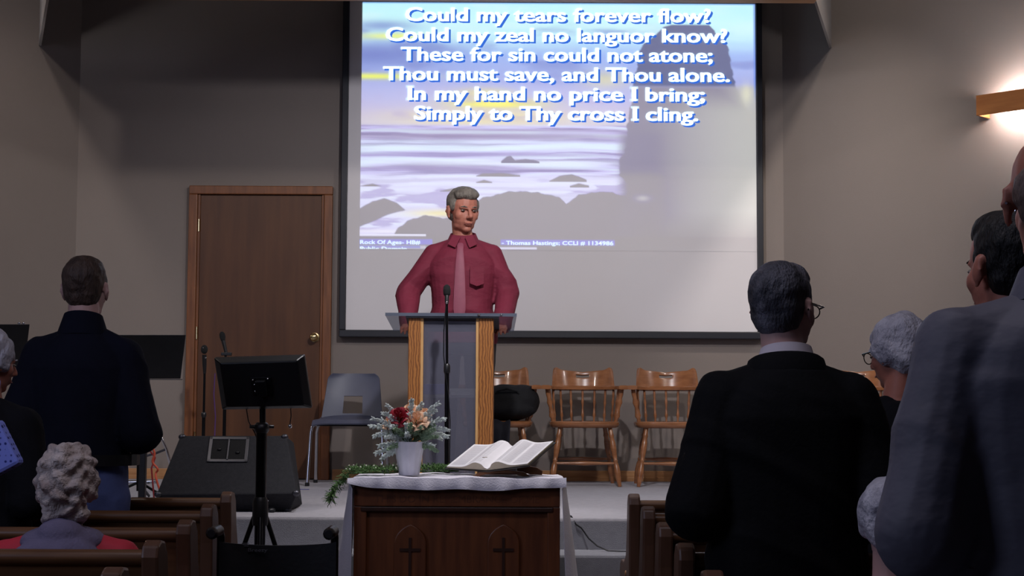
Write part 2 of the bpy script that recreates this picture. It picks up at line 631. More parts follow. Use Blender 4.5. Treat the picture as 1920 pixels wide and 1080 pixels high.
def paint():
    xs = np.linspace(px0, px1, NX + 1)
    ys = np.linspace(py0, py1, NY + 1)
    X, Y = np.meshgrid(xs, ys)
    sm = lambda a, b, v: np.clip((v - a) / (b - a), 0, 1) ** 2 * (3 - 2 * np.clip((v - a) / (b - a), 0, 1))
    img = np.zeros(X.shape + (3,))

    def over(col, m):
        m = np.clip(m, 0, 1)[..., None]
        img[:] = img * (1 - m) + np.array(col, float) * m
    keys = [(6, (196, 248, 255)), (45, (205, 250, 255)), (75, (196, 236, 255)), (105, (166, 190, 246)), (150, (176, 184, 236)), (185, (192, 192, 234)), (215, (206, 198, 226)), (238, (214, 208, 222))]
    for c in range(3):
        img[..., c] = np.interp(Y, [k[0] for k in keys], [k[1][c] for k in keys])
    n = fbm(X / 130, Y / 30, 3)
    n2 = fbm(X / 75 + 9, Y / 16, 8)
    over((132, 142, 205), sm(0.5, 0.75, n) * sm(34, 60, Y) * (1 - sm(120, 175, Y)) * 0.55)
    over((215, 250, 255), sm(0.5, 0.7, n2) * (1 - sm(60, 105, Y)) * 0.6)
    bl = lambda cx, cy, sx, sy: np.exp(-((X - cx) / sx) ** 2 - ((Y - cy) / sy) ** 2)
    over((128, 140, 205), bl(700, 105, 130, 26) * 0.9)
    over((140, 160, 215), bl(715, 50, 60, 10) * 0.8)
    over((244, 250, 120), bl(700, 146, 85, 6) * 0.95)
    over((250, 252, 130), bl(740, 70, 70, 6) * 0.8)
    over((250, 240, 130), bl(905, 178, 50, 10) * 0.9)
    over((252, 245, 110), bl(930, 196, 80, 9) * 1.1)
    over((250, 235, 150), bl(905, 222, 150, 14) * 0.75)
    over((250, 240, 170), bl(1135, 150, 45, 16) * 0.6)
    over((190, 178, 215), sm(0.5, 0.7, n2) * sm(150, 190, Y) * (1 - sm(220, 235, Y)) * 0.5)
    # sea
    sea = sm(234, 241, Y)
    wv = fbm(X / 210, Y / 6.5 + 1.2 * fbm(X / 120, Y / 60, 21), 31)
    over((206, 200, 246), sea)
    over((150, 140, 180), sea * sm(0.50, 0.66, wv) * (1 - sm(360, 420, Y)) * 0.9)
    over((224, 240, 255), sea * sm(0.52, 0.32, wv) * 0.9)
    over((158, 146, 178), bl(900, 258, 330, 7) * 0.9)
    over((222, 238, 255), sea * bl(860, 268, 300, 4) * 0.6)
    over((164, 152, 186), bl(1000, 246, 300, 3) * 0.7)
    over((170, 160, 205), bl(850, 292, 330, 4) * 0.9)
    over((226, 242, 255), bl(800, 279, 330, 6) * 0.9)
    over((230, 238, 255), bl(930, 307, 300, 7) * 0.9)
    over((168, 156, 196), bl(820, 318, 260, 3.5) * 0.9)
    over((228, 230, 255), sm(322, 336, Y) * 0.75 * (1 - sm(425, 440, Y)))
    over((186, 178, 220), sm(330, 345, Y) * sm(0.54, 0.68, fbm(X / 60, Y / 9, 55)) * 0.8)
    over((245, 235, 185), bl(830, 402, 60, 7) * 0.9)
    over((236, 234, 250), bl(720, 436, 110, 5))
    # rocks
    RK = (146, 140, 160)
    jag = (fbm(X / 14, Y * 0, 77) - 0.5) * 10 + (fbm(X / 45, Y * 0, 78) - 0.5) * 14

    def ridge(pts, j=1.0):
        return np.interp(X, [p[0] for p in pts], [p[1] for p in pts]) + jag * j

    def rock(pts, ybot, j=1.0, col=RK):
        top = ridge(pts, j)
        over(col, sm(-1.5, 1.5, Y - top) * (Y < ybot) * (X > pts[0][0]) * (X < pts[-1][0]))
    rock([(940, 304), (950, 296), (958, 294), (966, 302), (985, 300), (1000, 301), (1012, 305)], 308, .2)
    rock([(893, 332), (905, 327), (940, 326), (976, 330)], 333, .1)
    rock([(893, 344), (908, 339), (924, 343)], 345, .1)
    rock([(1030, 341), (1050, 331), (1072, 328), (1100, 338)], 342, .2)
    rock([(1068, 350), (1085, 345), (1105, 349)], 352, .1)
    rock([(676, 352), (700, 347), (716, 352)], 353, .1)
    rock([(826, 360), (850, 355), (870, 359)], 361, .1)
    tp = ridge([(676, 394), (700, 380), (722, 375), (745, 382), (762, 394)], .3)
    bt = ridge([(676, 428), (700, 418), (735, 403), (762, 394)], .3)
    over(RK, sm(-1.5, 1.5, Y - tp) * sm(-1.5, 1.5, bt - Y) * (X < 762))
    rock([(738, 446), (748, 428), (765, 414), (800, 405), (850, 412), (880, 392), (905, 372), (960, 360), (1010, 362), (1050, 372), (1062, 384), (1085, 368), (1120, 360), (1160, 364), (1200, 372), (1420, 378)], 446, .55)
    # tall rock on the right
    lft = np.interp(Y, [40, 50, 85, 150, 240, 262, 300, 330, 345], [1250, 1240, 1204, 1190, 1174, 1178, 1164, 1158, 1175]) + (fbm(Y / 12, X * 0, 90) - 0.5) * 12
    rgt = np.interp(Y, [40, 60, 72, 100, 150, 200, 300], [1345, 1342, 1362, 1368, 1376, 1400, 1430]) + (fbm(Y / 9, X * 0, 94) - 0.5) * 8
    topr = np.interp(X, [1190, 1225, 1245, 1260, 1330, 1350, 1370], [92, 70, 50, 46, 46, 66, 92])
    st = sm(-2, 2, X - lft) * sm(-2, 2, rgt - X) * sm(-2, 2, Y - topr) * (Y < 380)
    over((112, 116, 152), st * (1 - sm(158, 168, Y)))
    over((150, 144, 162), st * sm(158, 168, Y))
    # washed-out lower right
    f = sm(1170, 1300, X) * sm(155, 215, Y)
    f = np.maximum(f, sm(1330, 1400, X) * sm(155, 168, Y) * 0.9)
    f = np.maximum(f, sm(385, 425, Y) * sm(1120, 1260, X))
    g = sm(1180, 1420, X)
    tgt = np.stack([156 + 38 * g, 151 + 42 * g, 164 + 26 * g], -1)
    fm = f[..., None]
    img[:] = img * (1 - fm) + tgt * fm
    over((148, 142, 162), sm(1150, 1180, X) * (1 - sm(1215, 1260, X)) * sm(240, 262, Y) * (1 - sm(440, 450, Y)))
    over((246, 244, 210), bl(1400, 176, 10, 20) * 0.6)
    over((235, 235, 225), bl(1205, 372, 14, 6) * 0.5)
    # bottom band of the picture
    over((150, 144, 156), sm(441, 447, Y))
    over((232, 232, 250), sm(440, 441, Y) * (1 - sm(443, 446, Y)) * (X < 800))
    over((236, 236, 252), sm(461, 463, Y) * (1 - sm(467, 469, Y)) * (X < 800) * 0.55)
    over((226, 226, 248), sm(463, 465, Y) * (1 - sm(467, 469, Y)) * (X > 900) * (X < 1008) * 0.9)
    lb = lambda x, y0, y1, m: over((105, 130, 220), sm(y0 - 2, y0 + 2, Y) * (1 - sm(y1 - 2, y1 + 2, Y)) * m)
    lb(0, 450, 460, (X < 812) * 1.0)
    lb(0, 450, 460, (X > 940) * (X < 1152) * 1.0)
    lb(0, 463, 466, (X < 790) * 0.8)
    # blue rim of the beam
    over((90, 140, 235), (1 - sm(6, 9, Y)) * 0.7)
    over((120, 150, 235), sm(1412, 1416, X) * (1 - sm(150, 200, Y)) * 0.7)
    img[:] = np.clip(img, 0, 255)
    return img


def tolin(a):
    a = a / 255.0
    return np.where(a <= 0.04045, a / 12.92, ((a + 0.055) / 1.055) ** 2.4)


AMB = np.array([0.272, 0.258, 0.290])
AY = [0, 60, 135, 145, 150, 160, 168, 300, 315, 332, 480]
AV = [.034, .042, .048, .065, .10, .165, .20, .25, .28, .345, .345]
AMBY = np.interp(np.linspace(py0, py1, NY + 1), AY, AV)[:, None, None] * np.array([1.0, 0.93, 0.98])
col = np.clip(tolin(paint()) - AMBY, 0, 1)
_x = np.linspace(px0, px1, NX + 1)[None, :, None]
_y = np.linspace(py0, py1, NY + 1)[:, None, None]
col = col * (1 - np.clip((_x - 1160) / 50, 0, 1) * np.clip((_y - 395) / 60, 0, 1))
Yp = YS - 0.002
A = [[P(px0, py0, Yp), P(px1, py0, Yp)], [P(px0, py1, Yp), P(px1, py1, Yp)]]
U, V = np.meshgrid(np.linspace(0, 1, NX + 1), np.linspace(0, 1, NY + 1))
x_l, x_r = P(677, 240, Yp).x, P(1417, 240, Yp).x
z_t, z_b = P(1050, py0, Yp).z, P(1050, py1, Yp).z
VX = x_l + (x_r - x_l) * U
VZ = z_t + (z_b - z_t) * V
verts = np.stack([VX - ox, np.full_like(VX, Yp - YS), VZ - oz], -1).reshape(-1, 3)
idx = np.arange((NX + 1) * (NY + 1)).reshape(NY + 1, NX + 1)
faces = np.stack([idx[:-1, :-1], idx[1:, :-1], idx[1:, 1:], idx[:-1, 1:]], -1).reshape(-1, 4)
me = bpy.data.meshes.new('projected_picture')
me.from_pydata(verts.tolist(), [], faces.tolist())
ca = me.color_attributes.new('beam', 'FLOAT_COLOR', 'POINT')
ca.data.foreach_set('color', np.concatenate([col.reshape(-1, 3), np.ones((len(verts), 1))], 1).ravel())
pm = bpy.data.materials.new('projected_light')
pm.use_nodes = True
nt = pm.node_tree
b = nt.nodes['Principled BSDF']
b.inputs['Base Color'].default_value = (*lin((225, 221, 224)), 1)
b.inputs['Roughness'].default_value = 0.9
at_ = nt.nodes.new('ShaderNodeVertexColor')
at_.layer_name = 'beam'
nt.links.new(at_.outputs['Color'], b.inputs['Emission Color'])
b.inputs['Emission Strength'].default_value = 1.0
me.materials.append(pm)
po = bpy.data.objects.new('projected_picture', me)
C.objects.link(po)
po.parent = scr


bm_extra = []


def text_mesh(name, s, m, parent, x0, x1, ybase, cap, yw, org, offset=0.0, extr=0.0, dxy=(0, 0), res=3, yaw=0.0):
    """letters between two photograph columns on a vertical plane at depth yw"""
    cu = bpy.data.curves.new(name, 'FONT')
    cu.body = s
    cu.resolution_u = res
    cu.offset = offset
    cu.extrude = extr
    fat = offset > 0.02
    cu.offset = min(offset, 0.012)
    o = bpy.data.objects.new(name, cu)
    C.objects.link(o)
    dg = bpy.context.evaluated_depsgraph_get(); dg.update()
    me = bpy.data.meshes.new_from_object(o.evaluated_get(dg), depsgraph=dg)
    bpy.data.objects.remove(o)
    me.name = name
    xs = [v.co.x for v in me.vertices]
    a, bb = min(xs), max(xs)
    if fat:
        b0 = bmesh.new(); b0.from_mesh(me)
        for dx, dy in ((-offset * .75, 0), (-offset * .35, 0), (offset * .35, 0), (offset * .75, 0)):
            b1 = b0.copy()
            for v in b1.verts:
                v.co.x += dx; v.co.y += dy
            m1 = bpy.data.meshes.new('t'); b1.to_mesh(m1); b1.free()
            b0.from_mesh(m1) if False else None
            bm_extra.append(m1)
        for ci, ch in enumerate(s):
            if ch != 'I' or offset > 0.04:
                continue
            e_ = []
            for body in (s[:ci + 1], 'I'):
                c2 = bpy.data.curves.new('w', 'FONT'); c2.body = body; c2.offset = 0.012
                o2 = bpy.data.objects.new('w', c2); C.objects.link(o2)
                dg = bpy.context.evaluated_depsgraph_get(); dg.update()
                m2 = bpy.data.meshes.new_from_object(o2.evaluated_get(dg), depsgraph=dg)
                q2 = [v.co.x for v in m2.vertices]
                e_.append((min(q2), max(q2)))
                bpy.data.objects.remove(o2)
            xr, wI = e_[0][1], e_[1][1] - e_[1][0]
            for z0_, z1_ in ((-0.005, 0.10), (0.63, 0.735)):
                m2 = bpy.data.meshes.new('t')
                m2.from_pydata([(xr - wI * 1.75, z0_, 0), (xr + wI * .75, z0_, 0), (xr + wI * .75, z1_, 0), (xr - wI * 1.75, z1_, 0)], [], [(0, 1, 2, 3)])
                bm_extra.append(m2)
        for m1 in bm_extra:
            b0.from_mesh(m1)
        bm_extra.clear()
        b0.to_mesh(me); b0.free()
    X0, X1 = x0, x1
    kx = (X1 - X0) / (bb - a)
    kz = cap / 0.73
    for v in me.vertices:
        x, y, z = v.co
        v.co = (X0 + (x - a) * kx + dxy[0] - org[0], yw - z - org[1], ybase + y * kz + dxy[1] - org[2])
    me.materials.clear()
    me.materials.append(m)
    o = bpy.data.objects.new(name, me)
    C.objects.link(o)
    o.parent = parent
    return o


LET = emis('lyric_white', (0.46, 0.68, 0.80), 1.0)
SHD = emis('lyric_shadow', tuple(max(0, q) for q in (tolin(np.array([104, 128, 196.])) - AMB * 0.4)), 1.0)
SHD.node_tree.nodes['Principled BSDF'].inputs['Base Color'].default_value = (0.25, 0.27, 0.4, 1)
lines = [('Could my tears forever flow?', 758, 1333, 41), ('Could my zeal no languor know?', 722, 1364, 79), ('These for sin could not atone;', 751, 1336, 116),
         ('Thou must save, and Thou alone.', 718, 1368, 153), ('In my hand no price I bring;', 765, 1321, 190), ('Simply to Thy cross I cling.', 777, 1308, 227)]
pxm = (x_r - x_l) / (px1 - px0)
org = (ox, YS, oz)
for s, a, b_, y in lines:
    X0 = x_l + (a - px0) * pxm
    X1 = x_l + (b_ - px0) * pxm
    zbse = z_t + (z_b - z_t) * (y - py0) / (py1 - py0)
    text_mesh('lyric_line', s, LET, scr, X0, X1, zbse, 27.0 * pxm, Yp - 0.003, org, 0.036)
    text_mesh('lyric_shadow', s, SHD, scr, X0, X1, zbse, 27.0 * pxm, Yp - 0.0015, org, 0.045, dxy=(3.2 * pxm, -3.2 * pxm))
for s, a, b_, y, cp in (('Rock Of Ages- HB#', 678, 790, 459.5, 7.5), ('- Thomas Hastings; CCLI # 1134986', 942, 1150, 459.5, 7.5)):
    text_mesh('credit_line', s, LET, scr, x_l + (a - px0) * pxm, x_l + (b_ - px0) * pxm, z_t + (z_b - z_t) * (y - py0) / (py1 - py0), cp * pxm, Yp - 0.003, org, 0.02)

# second credit line, cut off by the lower border of the picture
o = text_mesh('credit_line', 'Public Domain', LET, scr, x_l + 1 * pxm, x_l + 88 * pxm, z_t + (z_b - z_t) * (471.5 - py0) / (py1 - py0), 7.5 * pxm, Yp - 0.003, org, 0.02)
import bmesh
bm = bmesh.new(); bm.from_mesh(o.data)
bmesh.ops.bisect_plane(bm, geom=bm.verts[:] + bm.edges[:] + bm.faces[:], plane_co=(0, 0, z_t + (z_b - z_t) * (468.5 - py0) / (py1 - py0) - oz), plane_no=(0, 0, -1), clear_outer=True)
bm.to_mesh(o.data); bm.free()

# ------------------------------------------------------------------ wall lamps
GLOW = emis('lamp_glow', (0.95, 0.97, 1.0), 170)


def sconce(c, ang, label, n):
    t = thing('wall_lamp', label, 'wall lamp', c, ang)
    LAMPW = mat('lamp_wood', (190, 122, 62), 0.45, nscale=3, stretch=(1, 8, 8), rgb2=(164, 98, 46))
    hl, hh = 0.42, 0.066
    MB().box((-hl, -0.16, -hh), (hl, -0.145, hh)).build('front_board', LAMPW, t, bevel=0.003)
    for s in (-1, 1):
        a, b = sorted((s * hl, s * (hl - 0.015)))
        MB().box((a, -0.145, -hh), (b, -0.002, hh)).build('end_board', LAMPW, t, bevel=0.003)
    MB().rod((-hl + 0.12, -0.07, 0), (hl - 0.05, -0.07, 0), 0.017, 14).build('lamp_tube', GLOW, t)
    return t


_t = 1.44
sp = P(1920, 189, YB - _t)
sconce((XR + _t - 0.001, YB - _t - 0.001, 3.27), -math.pi / 4, 'oak box wall lamp glowing above and below on the right angled wall', 1)
sconce((XL - 1.25 + 0.001, YB - 1.25 - 0.001, 3.27), math.pi / 4, 'oak box wall lamp on the left angled wall', 2)
bpy.data.objects['wall_lamp'].location.z = P(1900, 188, YB - _t).z

# ------------------------------------------------------------------ captain's chairs
LEGP = [(0, .013), (.08, .017), (.16, .022), (.24, .024), (.34, .021), (.40, .014), (.42, .019), (.45, .014), (.50, .018), (.62, .023), (.72, .022), (.80, .016), (.83, .021), (.87, .016), (1, .015)]
SPP = [(0, .009), (.12, .007), (.2, .013), (.3, .010), (.45, .007), (.6, .012), (.72, .008), (.85, .010), (1, .008)]


def make_captain(label, loc, rz):
    t = thing('captain_chair', label, 'chair', loc, rz, None)
    # local: front is -y
    zs = 0.435
    # saddle seat
    m = MB()
    n = 40
    ring = []
    for k in range(n):
        a = 2 * math.pi * k / n
        ca, sa = math.cos(a), math.sin(a)
        ring.append((0.268 * math.copysign(abs(ca) ** .62, ca), 0.235 * math.copysign(abs(sa) ** .68, sa)))
    rs = []
    for (sc, z) in ((0.90, zs - 0.045), (0.97, zs - 0.038), (1.0, zs - 0.02), (0.99, zs - 0.006), (0.94, zs), (0.7, zs - 0.006), (0.35, zs - 0.012), (0.05, zs - 0.012)):
        rs.append([Vector((x * sc, y * sc, z)) for x, y in ring])
    m.rings(rs)
    m.build('seat', CHAIRW, t, smooth=True)
    # arm bow : horseshoe of constant width
    R, cy = 0.262, 0.0
    za = 0.665

    def bow(u):       # u -1..1, around the back
        a = u * 2.05
        x = math.sin(a) * R * 1.02
        y = math.cos(a) * R * 0.92
        if abs(a) > math.pi / 2:
            ex = abs(a) - math.pi / 2
            y = -ex * R * 1.0
            x = math.copysign(R * 1.02 + ex * 0.055, x)
        return Vector((x, y + cy, za))
    rs = []
    for i in range(41):
        u = -1 + i / 20
        p = bow(u)
        d = (bow(min(1, u + .02)) - bow(max(-1, u - .02))).normalized()
        nr = Vector((d.y, -d.x, 0))
        wd = 0.026 + 0.012 * max(0, abs(u) - .7) / .3
        th = 0.013
        wv = [(-wd, -th), (-wd * .6, -th * 1.15), (wd * .6, -th * 1.15), (wd, -th), (wd, th * .6), (wd * .6, th), (-wd * .6, th), (-wd, th * .6)]
        rs.append([p + nr * a + Vector((0, 0, b)) for a, b in wv])
    m = MB().rings(rs)
    m.build('arm_bow', CHAIRW, t, smooth=True)
    # crest : curved board on the bow, raised at both ends, with a hand slot
    m = MB()
    nu, nv = 44, 12
    grid = {}
    UM = 0.52
    vs = []
    for i in range(nu + 1):
        u = -UM + 2 * UM * i / nu
        p = bow(u)
        au = abs(u) / UM
        base = -0.018 + 0.0 * au
        top = 0.118 + 0.020 * math.exp(-((au - .80) / .13) ** 2) - 0.012 * (1 - min(1, au / .5)) - (0.15 * max(0, (au - .82) / .18) ** 1.6 if au > .82 else 0)
        for j in range(nv + 1):
            z = base + (top - base) * j / nv
            back = p.copy(); 
            back.y += 0.10 * (z / 0.12) * 0.35
            vs.append(Vector((back.x * (1 + 0.05 * z / .12), back.y, za + z)))
    fs_ = []
    for i in range(nu):
        for j in range(nv):
            uu = abs(-UM + 2 * UM * (i + .5) / nu)
            if uu < 0.105 and 8 <= j < 10:
                continue
            a = i * (nv + 1) + j
            fs_.append((a, a + nv + 1, a + nv + 2, a + 1))
    m.add(vs, fs_)
    m.build('crest_rail', CHAIRW, t, smooth=True, solid=0.024, bevel=0.004)
    # spindles
    for i in range(7):
        u = (i - 3) / 3 * 0.52
        pt = bow(u) + Vector((0, 0, -0.01))
        pb = Vector((pt.x * 0.93, pt.y * 0.86, zs - 0.01))
        MB().turned(pb, pt, SPP, 8).build('spindle', CHAIRW, t, smooth=True)
    for s in (-1, 1):
        for u, rr in ((0.70, 1.15), (0.90, 1.9)):
            pt = bow(s * u) + Vector((0, 0, -0.01))
            pb = Vector((s * 0.235, min(pt.y, 0.1) * 0.9 - 0.01, zs - 0.01))
            MB().turned(pb, pt, [(a, r * rr) for a, r in SPP], 10).build('arm_post', CHAIRW, t, smooth=True)
    fr, bk = [], []
    for s in (-1, 1):
        a, b = Vector((s * 0.255, -0.235, 0)), Vector((s * 0.185, -0.15, zs - 0.03))
        MB().turned(a, b, LEGP, 12).build('leg', CHAIRW, t, smooth=True)
        c, d = Vector((s * 0.235, 0.25, 0)), Vector((s * 0.165, 0.15, zs - 0.03))
        MB().turned(c, d, LEGP, 12).build('leg', CHAIRW, t, smooth=True)
        fr.append(a.lerp(b, 0.38)); bk.append(c.lerp(d, 0.42))
    sp = [(0, .009), (.2, .010), (.4, .014), (.5, .016), (.6, .014), (.8, .010), (1, .009)]
    MB().turned(fr[0], fr[1], sp, 8).build('stretcher', CHAIRW, t, smooth=True)
    MB().turned(bk[0], bk[1], sp, 8).build('stretcher', CHAIRW, t, smooth=True)
    for s in (0, 1):
        MB().turned(fr[s] + Vector((0, 0, .03)), bk[s] + Vector((0, 0, .03)), sp, 8).build('stretcher', CHAIRW, t, smooth=True)
    return t


YC = 10.62
cx = [P(p, 800, YC).x for p in (933, 1095, 1255, 1418)]
c0 = make_captain('varnished maple captain chair with a black bag, beside the pulpit', (cx[0], YC, STG), 0)
c0.scale = (0.90, 0.96, 1)
c1 = copy_tree(c0); c1.location.x = cx[1]; tag(c1, 'varnished maple captain chair standing empty, fully in view beyond the open bible')
c2 = copy_tree(c0); c2.location.x = cx[2]; tag(c2, 'varnished maple captain chair half hidden behind the man in the black jacket')
c3 = copy_tree(c0)
q3 = P(1600, 740, 10.15)
c3.location = (q3.x - 0.0, 10.15, STG); c3.rotation_euler.z = -0.35
tag(c3, 'maple captain chair mostly hidden, its rail showing beside the white-haired woman in black')
for c in (c0, c1, c2, c3):
    c['group'] = 'captain chairs along the back wall'

# black bag on the first chair
bag = thing('bag', 'slouching black cloth bag on the captain chair beside the pulpit', 'bag', (cx[0] + 0.06, YC - 0.05, STG + 0.435))
m = MB()
m.ell((0, 0, 0.12), (0.21, 0.15, 0.13)).ell((0.1, 0, 0.13), (0.13, 0.14, 0.12)).ell((-0.1, 0.0, 0.10), (0.13, 0.13, 0.10)).ell((0.02, -0.04, 0.08), (0.19, 0.13, 0.08))
BAGM = mat('black_cloth', (20, 20, 24), 0.8, var=0.2, bump=0.2, bscale=80, spec=0.3)
fuse(m, 'bag_body', BAGM, bag, 0.012, 3, folds(0.006, 8, 3))
m = MB().tube([(-0.08, -0.10, 0.17), (-0.06, -0.13, 0.20), (0.0, -0.15, 0.215), (0.07, -0.13, 0.20), (0.1, -0.10, 0.16)], 0.008)
m.build('handle', BAGM, bag, smooth=True)
# dark coat hanging off the chair front
coat = thing('coat', 'dark coat trailing from the captain chair down behind the pulpit', 'coat', (cx[0] - 0.04, YC - 0.30, STG))
vs, fs_ = [], []
for j in range(15):
    for i in range(13):
        u, v = i / 12 - .5, j / 14
        vs.append((u * (0.26 - 0.08 * v) + 0.02 * v, 0.02 * math.sin(u * 22 + v * 2) + (0.05 if v < .1 else 0), 0.44 - 0.42 * v + 0.012 * math.sin(u * 15)))
for j in range(14):
    for i in range(12):
        a = j * 13 + i
        fs_.append((a, a + 1, a + 14, a + 13))
MB().add(vs, fs_).build('coat_cloth', mat('dark_coat', (36, 36, 46), 0.9, var=0.2), coat, smooth=True, solid=0.012, sub=1)

# ------------------------------------------------------------------ grey stacking chair
gx = P(656, 800, 10.55).x
g = thing('stacking_chair', 'grey plastic stacking chair on chrome legs between the door and the pulpit', 'chair', (gx, 10.5, STG), 0.0)
GH = P(656, 700, 10.7).z - STG
vs, fs_ = [], []
nu, nv = 24, 26
for j in range(nv + 1):
    v = j / nv
    z = 0.44 + (GH - 0.44) * v
    hwid = 0.205 + (-0.035) * v + 0.005
    cor = max(0, (v - .88) / .12) ** 2 * 0.03
    for i in range(nu + 1):
        u = 2 * i / nu - 1
        vs.append(((hwid - cor) * u, 0.20 + 0.10 * v + 0.0 - 0.035 * u * u + 0.012 * math.sin(v * 3), z))
for j in range(nv):
    for i in range(nu):
        u = abs(2 * (i + .5) / nu - 1); v = (j + .5) / nv
        if u < 0.34 and 0.10 < v < 0.50:
            continue
        a = j * (nu + 1) + i
        fs_.append((a, a + 1, a + nu + 2, a + nu + 1))
MB().add(vs, fs_).build('backrest', GREYP, g, smooth=True, solid=0.009)
vs, fs_ = [], []
for j in range(15):
    v = j / 14
    for i in range(21):
        u = 2 * i / 20 - 1
        y = 0.215 - 0.44 * v
        z = 0.445 - 0.02 * math.sin(v * math.pi) * (1 - u * u) - (0.035 * max(0, (v - .85) / .15) ** 2) + (0.02 * (1 - v) ** 6)
        vs.append(((0.215 + 0.01 * v) * u, y - 0.0, z - 0.015 * abs(u) ** 6))
for j in range(14):
    for i in range(20):
        a = j * 21 + i
        fs_.append((a, a + 1, a + 22, a + 21))
MB().add(vs, fs_).build('seat', GREYP, g, smooth=True, solid=0.010)
MB().box((-0.20, -0.17, 0.395), (0.20, 0.17, 0.418)).build('seat_frame', BLACKM, g, bevel=0.004)
for s in (-1, 1):
    for y0, y1 in ((-0.15, -0.21), (0.15, 0.23)):
        MB().tube([(s * 0.17, y0, 0.405), (s * 0.215, y0, 0.405), (s * 0.232, y0 * 1.03, 0.385), (s * 0.238, y0 * 1.05, 0.35), (s * 0.250, y1, 0.012)], 0.0115, 10).build('leg', CHROME, g, smooth=True)
        MB().lathe([(0.015, 0), (0.015, 0.02), (0.012, 0.024)], Matrix.Translation((s * 0.2505, y1, 0)), 10).build('foot', BLACK, g)

# ------------------------------------------------------------------ pulpit
YPU = 8.75
pu = thing('pulpit', 'oak pulpit with two figured posts, frosted acrylic panel and clear slanted top', 'pulpit', (P(845, 700, YPU).x, YPU, STG))
pX = pu.location.x
ph = P(845, 592, YPU).z - STG
for a, b in ((765, 788), (897, 925)):
    x0, x1 = P(a, 700, YPU).x - pX, P(b, 700, YPU).x - pX
    zl = ph - 0.012
    MB().box((x0, 0, 0.0), (x1, 0.34, zl)).build('post', POSTW, pu, bevel=0.003)
for a, b in ((788.2, 793), (892, 896.8)):
    x0, x1 = P(a, 700, YPU).x - pX, P(b, 700, YPU).x - pX
    MB().box((x0, 0.004, 0.0), (x1, 0.33, ph - 0.014)).build('post_edge', POSTE, pu)
xa, xb = P(793, 700, YPU).x - pX + 0.001, P(892, 700, YPU).x - pX - 0.001
MB().box((xa, 0.02, 0.03), (xb, 0.028, ph - 0.03)).build('front_panel', FROST, pu)
zsh = P(840, 740, YPU + .1).z - STG
PAL = mat('shelf_laminate', (170, 165, 160), 0.5, var=0.05)
MB().box((xa, 0.035, zsh - 0.018), (xb, 0.32, zsh)).build('shelf', PAL, pu, bevel=0.002)
MB().box((xa, 0.035, 0.12), (xb, 0.32, 0.138)).build('shelf', PAL, pu, bevel=0.002)
MB().box((xa, 0.0, 0.0), (xb, 0.33, 0.028)).build('base_board', POSTE, pu, bevel=0.003)
# top plate with side wings, sloping down towards the speaker
w0, w1 = (P(968, 590, YPU).x - P(722, 590, YPU).x) / 2, (P(960, 621, YPU).x - P(731, 621, YPU).x) / 2
zlo = P(845, 621, YPU + 0.40).z - STG
vs = [(-w0, -0.02, ph), (w0, -0.02, ph), (w1 * 1.03, 0.40, zlo), (-w1 * 1.03, 0.40, zlo)]
vs += [(x, y, z + 0.010) for x, y, z in vs]
MB().add(vs, [(0, 3, 2, 1), (4, 5, 6, 7), (0, 1, 5, 4), (1, 2, 6, 5), (2, 3, 7, 6), (3, 0, 4, 7)]).build('reading_top', ACR, pu)
TRAY = mat('dark_tray', (60, 64, 74), 0.4, var=0.1)
x0, x1 = P(760, 700, YPU).x - pX, P(935, 700, YPU).x - pX
k = (zlo - ph) / 0.42
vs = [(x0, -0.018, ph - 0.012), (x1, -0.018, ph - 0.012), (x1, 0.36, ph + k * .378 - 0.012), (x0, 0.36, ph + k * .378 - 0.012)]
vs += [(x, y, z + 0.011) for x, y, z in vs]
MB().add(vs, [(0, 3, 2, 1), (4, 5, 6, 7), (0, 1, 5, 4), (1, 2, 6, 5), (2, 3, 7, 6), (3, 0, 4, 7)]).build('top_support', TRAY, pu)
MB().box((-w0, -0.024, ph - 0.004), (w0, -0.019, ph + 0.014)).build('front_lip', mat('lip_metal', (110, 118, 135), 0.3, metal=0.4), pu)
for px in (898, 940):
    MB().ell((P(px, 590, YPU).x - pX, -0.028, ph + 0.006), (0.008, 0.006, 0.006)).build('screw_cap', CHROME, pu, smooth=True)
# things on the pulpit shelf
hx = P(768, 720, YPU).x
bk1 = MB().box((-0.055, 0, 0), (0.085, 0.19, 0.06)).build('binder', mat('blue_cover', (70, 78, 175), 0.6, var=0.1), None, bevel=0.006)
bk1.location = (P(818, 720, YPU).x - 0.02, YPU + 0.06, STG + zsh)
tag(bk1, 'blue binder lying on the shelf inside the pulpit', 'binder')
pp = MB()
for i in range(6):
    pp.box((-0.07 + random.uniform(-.004, .004), 0, i * 0.006), (0.075 + random.uniform(-.004, .004), 0.2, i * 0.006 + 0.005))
pp = pp.build('paper_stack', mat('paper', (222, 218, 208), 0.8, var=0.03))
pp.location = (P(870, 720, YPU).x - 0.01, YPU + 0.06, STG + zsh)
tag(pp, 'stack of white papers on the shelf inside the pulpit', 'papers')
nb = MB().box((-0.14, -0.09, 0), (0.14, 0.09, 0.012)).build('notes', mat('notes_paper', (205, 203, 205), 0.8, var=0.03), None, bevel=0.002)
nb.location = (pX, YPU + 0.19, STG + ph + k * 0.21 + 0.017)
nb.rotation_euler = (math.atan(k), 0, 0)
tag(nb, 'sheaf of sermon notes lying on the pulpit top', 'papers')

